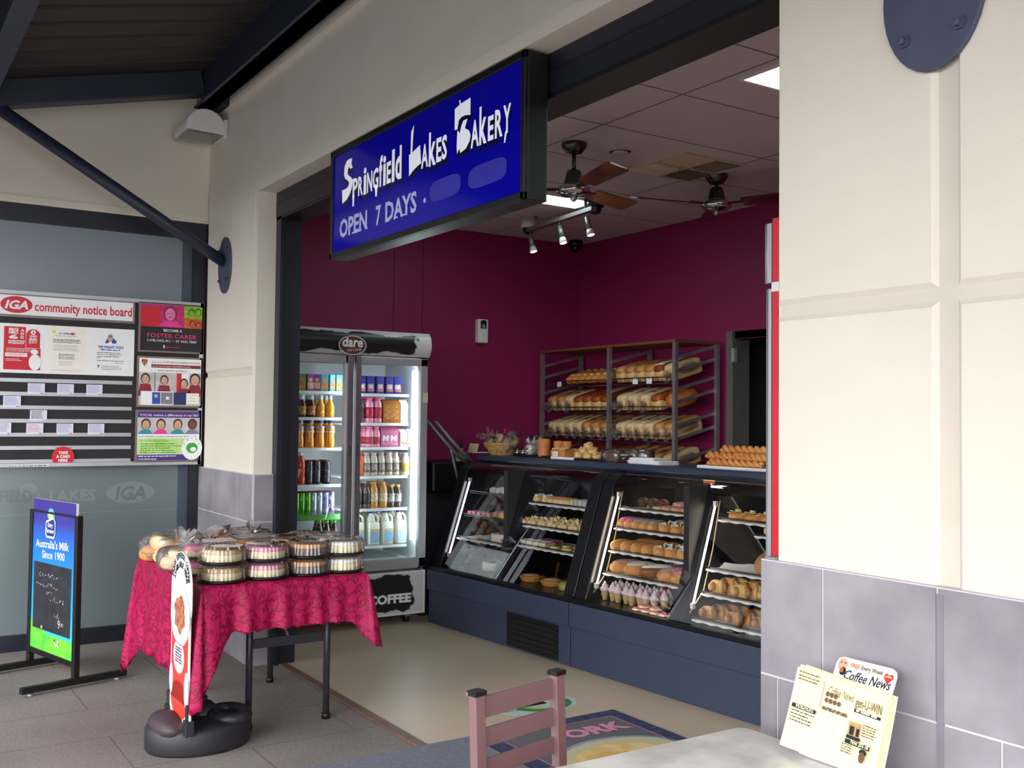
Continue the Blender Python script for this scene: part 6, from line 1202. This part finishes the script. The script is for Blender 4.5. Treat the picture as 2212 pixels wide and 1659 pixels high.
tin = mat('tin loaf crust', S(206, 148, 84), .55, var=.3, scale=7, c2=S(150, 88, 44), bump=.2); tinp = mat('pale loaf side', S(224, 186, 128), .6, var=.15, scale=8, c2=S(204, 158, 98)); gold = mat('golden vienna crust', S(222, 150, 70), .45, var=.25, scale=8, c2=S(176, 100, 42))
def tin_loaf(w=.052, l=.155, h=.125, bag=False, top_=tin, cheese=False):
    def mk():
        t = thing('bagged_loaf' if bag else 'tin_loaf', None, 'loaf')
        m = MB(); m.blob((0, 0, h * .36), (w, l, h * .36), tinp, .25, .2, 20, 10); m.blob((0, 0, h * .70), (w * 1.04, l * 1.01, h * .32), top_, .6, .35, 20, 10); m.build('loaf', t)
        if cheese: mm = MB(); [mm.tube([(random.uniform(-w, w) * .8, random.uniform(-l, l * .9), h * 1.0), (random.uniform(-w, w) * .8, random.uniform(-l, l), h * 1.02)], .004, creami, 5) for _ in range(9)]; mm.build('cheese_strands', t)
        if bag:
            m = MB(); film_shell(m, (0, 0, h * .5), (w * 1.08, l * 1.06, h * .53), (0, -l * 1.0, h * .38), (0, -.05, -.02), int(w * 1e4) + 3)
            for q in range(6): a = q * 1.05; m.add([(0, -l, h * .35), (.05 * math.cos(a), -l - .04, h * .35 + .045 * math.sin(a)), (.05 * math.cos(a + .8), -l - .03, h * .35 + .045 * math.sin(a + .8))], [(0, 1, 2)], film)
            m.build('plastic_bag', t)
        return t
    return Kind(mk)
def vienna(): 
    t = thing('vienna_loaf', None, 'loaf'); MB().blob((0, 0, .034), (.040, .16, .042), gold, .8, .9, 16, 10, None, .8).build('loaf', t); m = MB()
    for y in (-.08, -.02, .04, .10): m.blob((0, y, .068), (.026, .018, .008), bread, 1, 1, 10, 5)
    m.build('scored_top', t); return t
VN = Kind(vienna); TL = tin_loaf(); TB = tin_loaf(bag=True); TBp = tin_loaf(bag=True, top_=mat('white loaf crust', S(226, 196, 150), .6, var=.12)); TC = tin_loaf(top_=mat('dark cheese crust', S(150, 62, 40), .5, var=.3), cheese=True); TD = tin_loaf(.055, .15, .12, top_=mat('brown glazed crust', S(176, 84, 38), .4, var=.3, scale=9, c2=S(120, 54, 26)))
def cob():
    t = thing('cob_loaf', None, 'loaf'); MB().blob((0, 0, .06), (.085, .14, .07), mat('cob crust', S(206, 128, 58), .45, var=.3, scale=6, c2=S(150, 80, 34), bump=.2), .9, .9, 20, 12, None, .8).build('loaf', t); m = MB()
    for x in (-.04, 0, .04): m.tube([(x, -.11 + abs(x), .105), (x * .6, 0, .128), (x, .11 - abs(x), .105)], .006, bread, 5, None, False, None)
    m.build('slashed_top', t); return t
CBk = Kind(cob)
def shelf(b_, k, kinds, y=.185, x0=None, x1=None, bayw=None):
    xa, xb, z = loc0[(b_, k)]; xa = xa if x0 is None else x0; xb = xb if x1 is None else x1; n = len(kinds); st = (xb - xa) / n; cnt = {}
    for i, (kd, nm) in enumerate(kinds):
        cnt[nm] = cnt.get(nm, 0) + 1; tot = sum(1 for q in kinds if q[1] == nm); th = math.radians(SLP); yy, dz = y, .006
        kd.put((xa + st * (i + .5), RY0 + .01 + yy * math.cos(th) - dz * math.sin(th), z + yy * math.sin(th) + dz * math.cos(th)), (SLP, 0, random.uniform(-3, 3)), 1, '%s%s on the %s shelf, %s bay of the rack' % (nm, (', %s from left,' % ORD[cnt[nm] - 1]) if tot > 1 else '', bn[k], sd[b_]), 'loaves on the bread rack' if tot > 1 else None)
shelf(0, 0, [(VN, 'golden vienna loaf')] * 7, x0=-6.86); shelf(1, 0, [(TL, 'golden tin loaf')] * 4 + [(TC, 'dark cheese topped loaf')] + [(TBp, 'bagged pale loaf')])
shelf(0, 1, [(TB, 'bagged golden loaf')] * 2 + [(TBp, 'bagged pale loaf')] * 1 + [(TD, 'brown glazed loaf')] * 4); shelf(1, 1, [(TBp, 'bagged pale loaf')] * 3 + [(TD, 'brown glazed loaf'), (CBk, 'slashed cob loaf')])
shelf(0, 2, [(TBp, 'bagged pale loaf')] * 4 + [(TB, 'bagged golden loaf')] * 3); shelf(1, 2, [(TBp, 'bagged pale loaf')] * 4 + [(TB, 'bagged golden loaf')] * 2)
shelf(0, 3, [(TD, 'brown glazed loaf')] * 5, x0=-6.7); shelf(1, 3, [(TB, 'bagged golden loaf')] * 4 + [(TBp, 'bagged pale loaf')])
for i, (px, b_) in enumerate(((1208, 0), (1372, 1), (1402, 1))):
    xx = onY(px, 825, RY0).x; o = MB().box(-.03, -.003, 0, .03, -.001, .045, paper).build('shelf_label'); o.location = (xx, RY0 + .003, LZ[0] + .002); tag(o, ('blank white price card at the left end of the top vienna shelf', 'left of two white price cards on the top right bread shelf', 'right of two white price cards on the top right bread shelf')[i], 'price card', None)
# ---------------------------------------------------------------- ceiling fans
wood = mat('varnished timber blade', S(150, 84, 44), .3, var=.5, scale=5, c2=S(84, 40, 24), coat=.4); plum = mat('dark red timber blade', S(96, 34, 34), .35, var=.2, coat=.3); gun = mat('gunmetal', S(96, 90, 92), .25, .9)
def fan(loc, zb, angs, bm_, lab):
    t = thing('ceiling_fan', lab, 'ceiling fan', loc); h = loc[2] - zb
    MB().lathe([(0, 0), (.075, 0), (.072, -.02), (.045, -.055), (.02, -.06), (0, -.06)], gun, 24).build('canopy', t)
    MB().lathe([(.012, -.05), (.012, -h + .09)], gun, 12).build('down_rod', t)
    MB().lathe([(.0, -h + .105), (.035, -h + .105), (.042, -h + .095), (.058, -h + .03), (.062, -h + .02)], gun, 24).lathe([(.062, -h + .022), (.092, -h + .008), (.094, -h - .018), (.07, -h - .036), (.03, -h - .045), (.018, -h - .05), (.018, -h - .062), (.008, -h - .072), (0, -h - .074)], chrome, 28).build('motor', t)
    for a in angs:
        M = RZ(a) @ T(0, 0, -h); m = MB(); Mt = M @ RX(-14)
        m.prism([(.17, -.045), (.20, -.055), (.56, -.066), (.575, -.05), (.575, .05), (.56, .066), (.20, .055), (.17, .045)], -.004, .004, bm_, Mt); b = m.build('blade', t)
        MB().bar((.085, 0, 0), (.19, 0, .002), .05, .006, gun, M).build('blade_arm', b)
    return t
fan((-4.575, 3.394, 3.06), 2.80, (-13, 107, 227), wood, 'nearer ceiling fan with varnished timber blades beside the blue sign'); fan((-4.642, 4.572, 3.06), 2.872, (255, 25, 143), plum, 'farther ceiling fan with dark red blades near the back wall')
# ---------------------------------------------------------------- ceiling fittings
def panel(x0, y0, x1, y1, lab):
    t = thing('ceiling_light', lab, 'light', ((x0 + x1) / 2, (y0 + y1) / 2, 3.06)); w, d = (x1 - x0) / 2, (y1 - y0) / 2
    m = MB(); [m.box(*q, white) for q in ((-w, -d, -.008, w, -d + .02, 0), (-w, d - .02, -.008, w, d, 0), (-w, -d + .02, -.008, -w + .02, d - .02, 0), (w - .02, -d + .02, -.008, w, d - .02, 0))]; m.build('frame', t)
    MB().box(-w + .02, -d + .02, -.005, w - .02, d - .02, -.001, mat('prismatic light diffuser', (.9, 1, .97), .4, emit=(.80, 1, .95), es=8)).build('diffuser', t)
panel(-5.985, 3.42, -5.70, 4.46, 'long fluorescent ceiling panel showing below the blue sign'); panel(-3.27, 3.35, -2.97, 4.55, 'fluorescent ceiling panel cut by the cream pier'); panel(-.9, 3.35, -.6, 4.55, 'unseen fluorescent ceiling panel over the right of the shop'); panel(-2.08, 3.35, -1.78, 4.55, 'added fluorescent ceiling panel hidden from the street behind the cream pier')  # last two panels are unseen, the final one added to brighten the interior
t = thing('air_vent', 'square four way ceiling air vent between the two fans', 'vent', (-4.14, 4.02, 3.06)); c = [onZ(1100 + x / 3.687, 180 + y / 3.687, 3.06) for x, y in ((985, 690), (1400, 540), (1830, 635), (1440, 780))]; ctr = sum(c, Vector()) / 4; t.location = (ctr.x, ctr.y, 3.06); s = .26
vm = mat('cream vent', S(206, 190, 160), .6, var=.05); m = MB(); [m.box(*q, vm) for q in ((-s, -s, -.01, s, -s + .02, 0), (-s, s - .02, -.01, s, s, 0), (-s, -s + .02, -.01, -s + .02, s - .02, 0), (s - .02, -s + .02, -.01, s, s - .02, 0), (-.008, -s + .02, -.012, .008, s - .02, 0), (-s + .02, -.008, -.012, s - .02, .008, 0))]; m.build('frame', t)
MB().box(-s + .01, -s + .01, -.002, s - .01, s - .01, -.0005, mat('dark vent throat', S(46, 40, 40), .8)).build('throat', t)
m = MB()
for qx, qy, ax, sg_ in ((-1, -1, 0, 1), (1, -1, 1, 1), (1, 1, 0, -1), (-1, 1, 1, -1)):
    for i in range(8):
        o_ = .02 + i * .028; M = T(qx * s / 2, qy * s / 2, -.010) @ (RZ(90) if ax else Matrix.Identity(4)) @ T(0, -s / 2 + o_, 0) @ RX(-40 * sg_); m.box(-s / 2 + .02, -.012, -.0008, s / 2 - .02, .012, .0008, vm, M)
m.build('louvre', t)
tag(MB().lathe([(.0, 0), (.045, 0), (.05, -.004), (.045, -.010), (.020, -.012), (0, -.012)], mat('white ceiling disc', S(206, 192, 190), .6), 24).lathe([(.060, 0), (.064, -.004), (.070, -.004), (.072, 0)], MATS['white ceiling disc'], 28).build('smoke_detector', loc=(-4.562, 3.72, 3.06)), 'flat round ceiling detector beside the nearer fan', 'detector')
# spot light bar hung between two round bases
p0 = onZ(930 + 1270 / 5.978, 430 + 400 / 5.978, 2.97); p1 = onZ(930 + 2110 / 5.978, 430 + 120 / 5.978, 2.97)
tb_ = thing('spot_light_bar', 'grey ceiling spot light bar with three small spot lamps', 'spot light', ((p0.x + p1.x) / 2, (p0.y + p1.y) / 2, 3.06)); sm = mat('grey satin metal', S(128, 122, 126), .4, .5)
L = lb(tb_); MB().bar(p0, p1, .045, .028, sm, L).build('bar', tb_)
for q in (.12, .88): p = p0.lerp(p1, q); MB().tube([(p.x, p.y, 2.97), (p.x, p.y, 3.06)], .012, sm, 8, L).build('hanger', tb_)
for q in (0.02, .50, .90):
    p = p0.lerp(p1, q) + Vector((0, 0, -.015)); a = p + Vector((.0, 0, -.03)); d_ = Vector((.035, .012, -.13)); b = a + d_ * .7; e = a + d_
    s_ = MB().tube([p, a], .005, sm, 6, L).tube([a, b], [.016, .022], sm, 12, L).tube([b, e], [.022, .032], mat('white lamp shade', S(226, 216, 220), .4), 14, L).build('spot_lamp', tb_)
    MB().tube([e, e + d_ * .02], .026, mat('spot lamp face', (1, 1, 1), .4, emit=(1, .95, .9), es=2), 14, L).build('lamp_face', s_)
def dome(p, lab, big=False):
    t = thing('dome_camera', lab, 'camera', p); bm_ = white if not big else black
    MB().lathe([(0, 0), (.062, 0), (.062, -.05), (.05, -.056), (0, -.056)], bm_, 24).build('mount', t); MB().lathe([(.05, -.056), (.047, -.075), (.03, -.098), (0, -.106)], mat('smoked dome', S(14, 14, 16), .08, coat=1), 20).build('dome', t)
dome(onZ(1142, 478, 3.06) + Vector((0, 0, 0)), 'white based black dome camera on the ceiling by the left spot lamp'); dome(onZ(1286, 432, 3.06), 'black dome camera at the right end of the spot light bar', True); dome(Vector((-7.08, 5.28, 3.06)), 'black dome camera in the far ceiling corner', True)
# ---------------------------------------------------------------- left wall dispenser, back bench, grey arm
t = thing('air_freshener', 'white air freshener dispenser on the magenta left wall', 'dispenser', (-7.25, 4.41, 2.125)); MB().box(0, -.05, 0, .06, .05, .20, white).build('housing', t, bev=.012)
m = MB().prism([(-.028, .12), (.028, .12), (.028, .175), (.02, .19), (-.02, .19), (-.028, .175)], 0, .002, black, T(.0605, 0, 0) @ Matrix(((0, 0, 1, 0), (1, 0, 0, 0), (0, 1, 0, 0), (0, 0, 0, 1)))); F = Flat(m, (.0626, 0, 0), (0, 1, 0), (0, 0, 1)); F.poly([(-.014, .125), (.014, .125), (.018, .15), (0, .158), (-.018, .15)], grey, 1); m.build('display', t)
t = thing('back_bench', 'dark bench along the left wall behind the drinks fridge', 'bench', (-7.0, 4.15, 0)); MB().box(-.24, -.55, .88, .24, .60, .92, black).build('bench_top', t); MB().box(-.22, -.52, 0.006, .22, .58, .88, mat('dark bench cupboard', S(34, 32, 38), .5)).build('cupboard', t)
t = thing('slicing_machine', 'dark machine with sloping grey arms behind the drinks fridge', 'machine', (-7.0, 4.0, .92)); MB().box(-.18, -.25, 0, .16, .2, .24, black).build('housing', t, bev=.02)
for dy in (0, .07): MB().tube([(.15, -.30 + dy, .55), (.16, -.05 + dy, .30), (.17, .06 + dy, .22)], .016, sm, 8).build('arm', t)
MB().tube([(.16, -.1, .36), (.17, .0, .0)], .012, sm, 8).build('arm', t)
p = onX(937, 1110, -6.78); o = MB().box(-.01, -.07, -.13, .01, .07, .13, mat('cream panel', S(196, 180, 150), .6)).build('cream_panel', bev=.01); o.location = (-6.70, 3.70 + .12, .80); 
bpy.data.objects.remove(o)
p = onX(978, 962, -7.0); t = thing('ticket_stand', 'small cream ticket stand with a black pen on the back bench', 'stand', (-6.9, p.y, .92)); MB().box(-.03, -.04, 0, .03, .04, .30, mat('cream stand', S(190, 178, 150), .6)).box(-.012, .0, .30, .012, .03, .34, MATS['cream stand']).build('stand', t); MB().tube([(0, .012, .32), (0, .035, .47)], .006, black, 8).build('pen', t)
# ---------------------------------------------------------------- red fridge seen edge on behind the near pier
def yx(px, x): return onX(px, 800, x).y
rf = thing('red_fridge', 'red drinks fridge seen edge on with silver door trim behind the cream pier', 'fridge', (-1.9, 2.75, .006)); redm = mat('red fridge side', S(214, 30, 48), .4, var=.05)
yb = 2.43; xr = onY(1668, 900, yb).x; xs = onY(1646, 900, yb).x; L = lb(rf)
zz = lambda y: onY(1656, y, yb).z
MB().box(xr, yb, .006, xr + .6, yb + .6, zz(475), redm, L).box(xr - .002, yb - .002, zz(632), xr + .2, yb, zz(612), paper, L).build('cabinet', rf)
def rnd(z0, z1, x0): return MB().tube([(x0 + .02, yb + .02, z0), (x0 + .02, yb + .02, z1)], .02, alu, 20, L).box(x0, yb + .02, z0, xr - .004, yb + .58, z1, alu, L).box(x0 + .02, yb, z0, xr - .004, yb + .03, z1, alu, L)
rnd(zz(612), zz(484), xs).build('header', rf); rnd(.1, zz(625), xs + .006).build('door', rf)
MB().tube([(xs + .03, yb + .03, zz(628)), (xs + .03, yb + .03, zz(609))], .014, black, 10, L).build('hinge', rf)
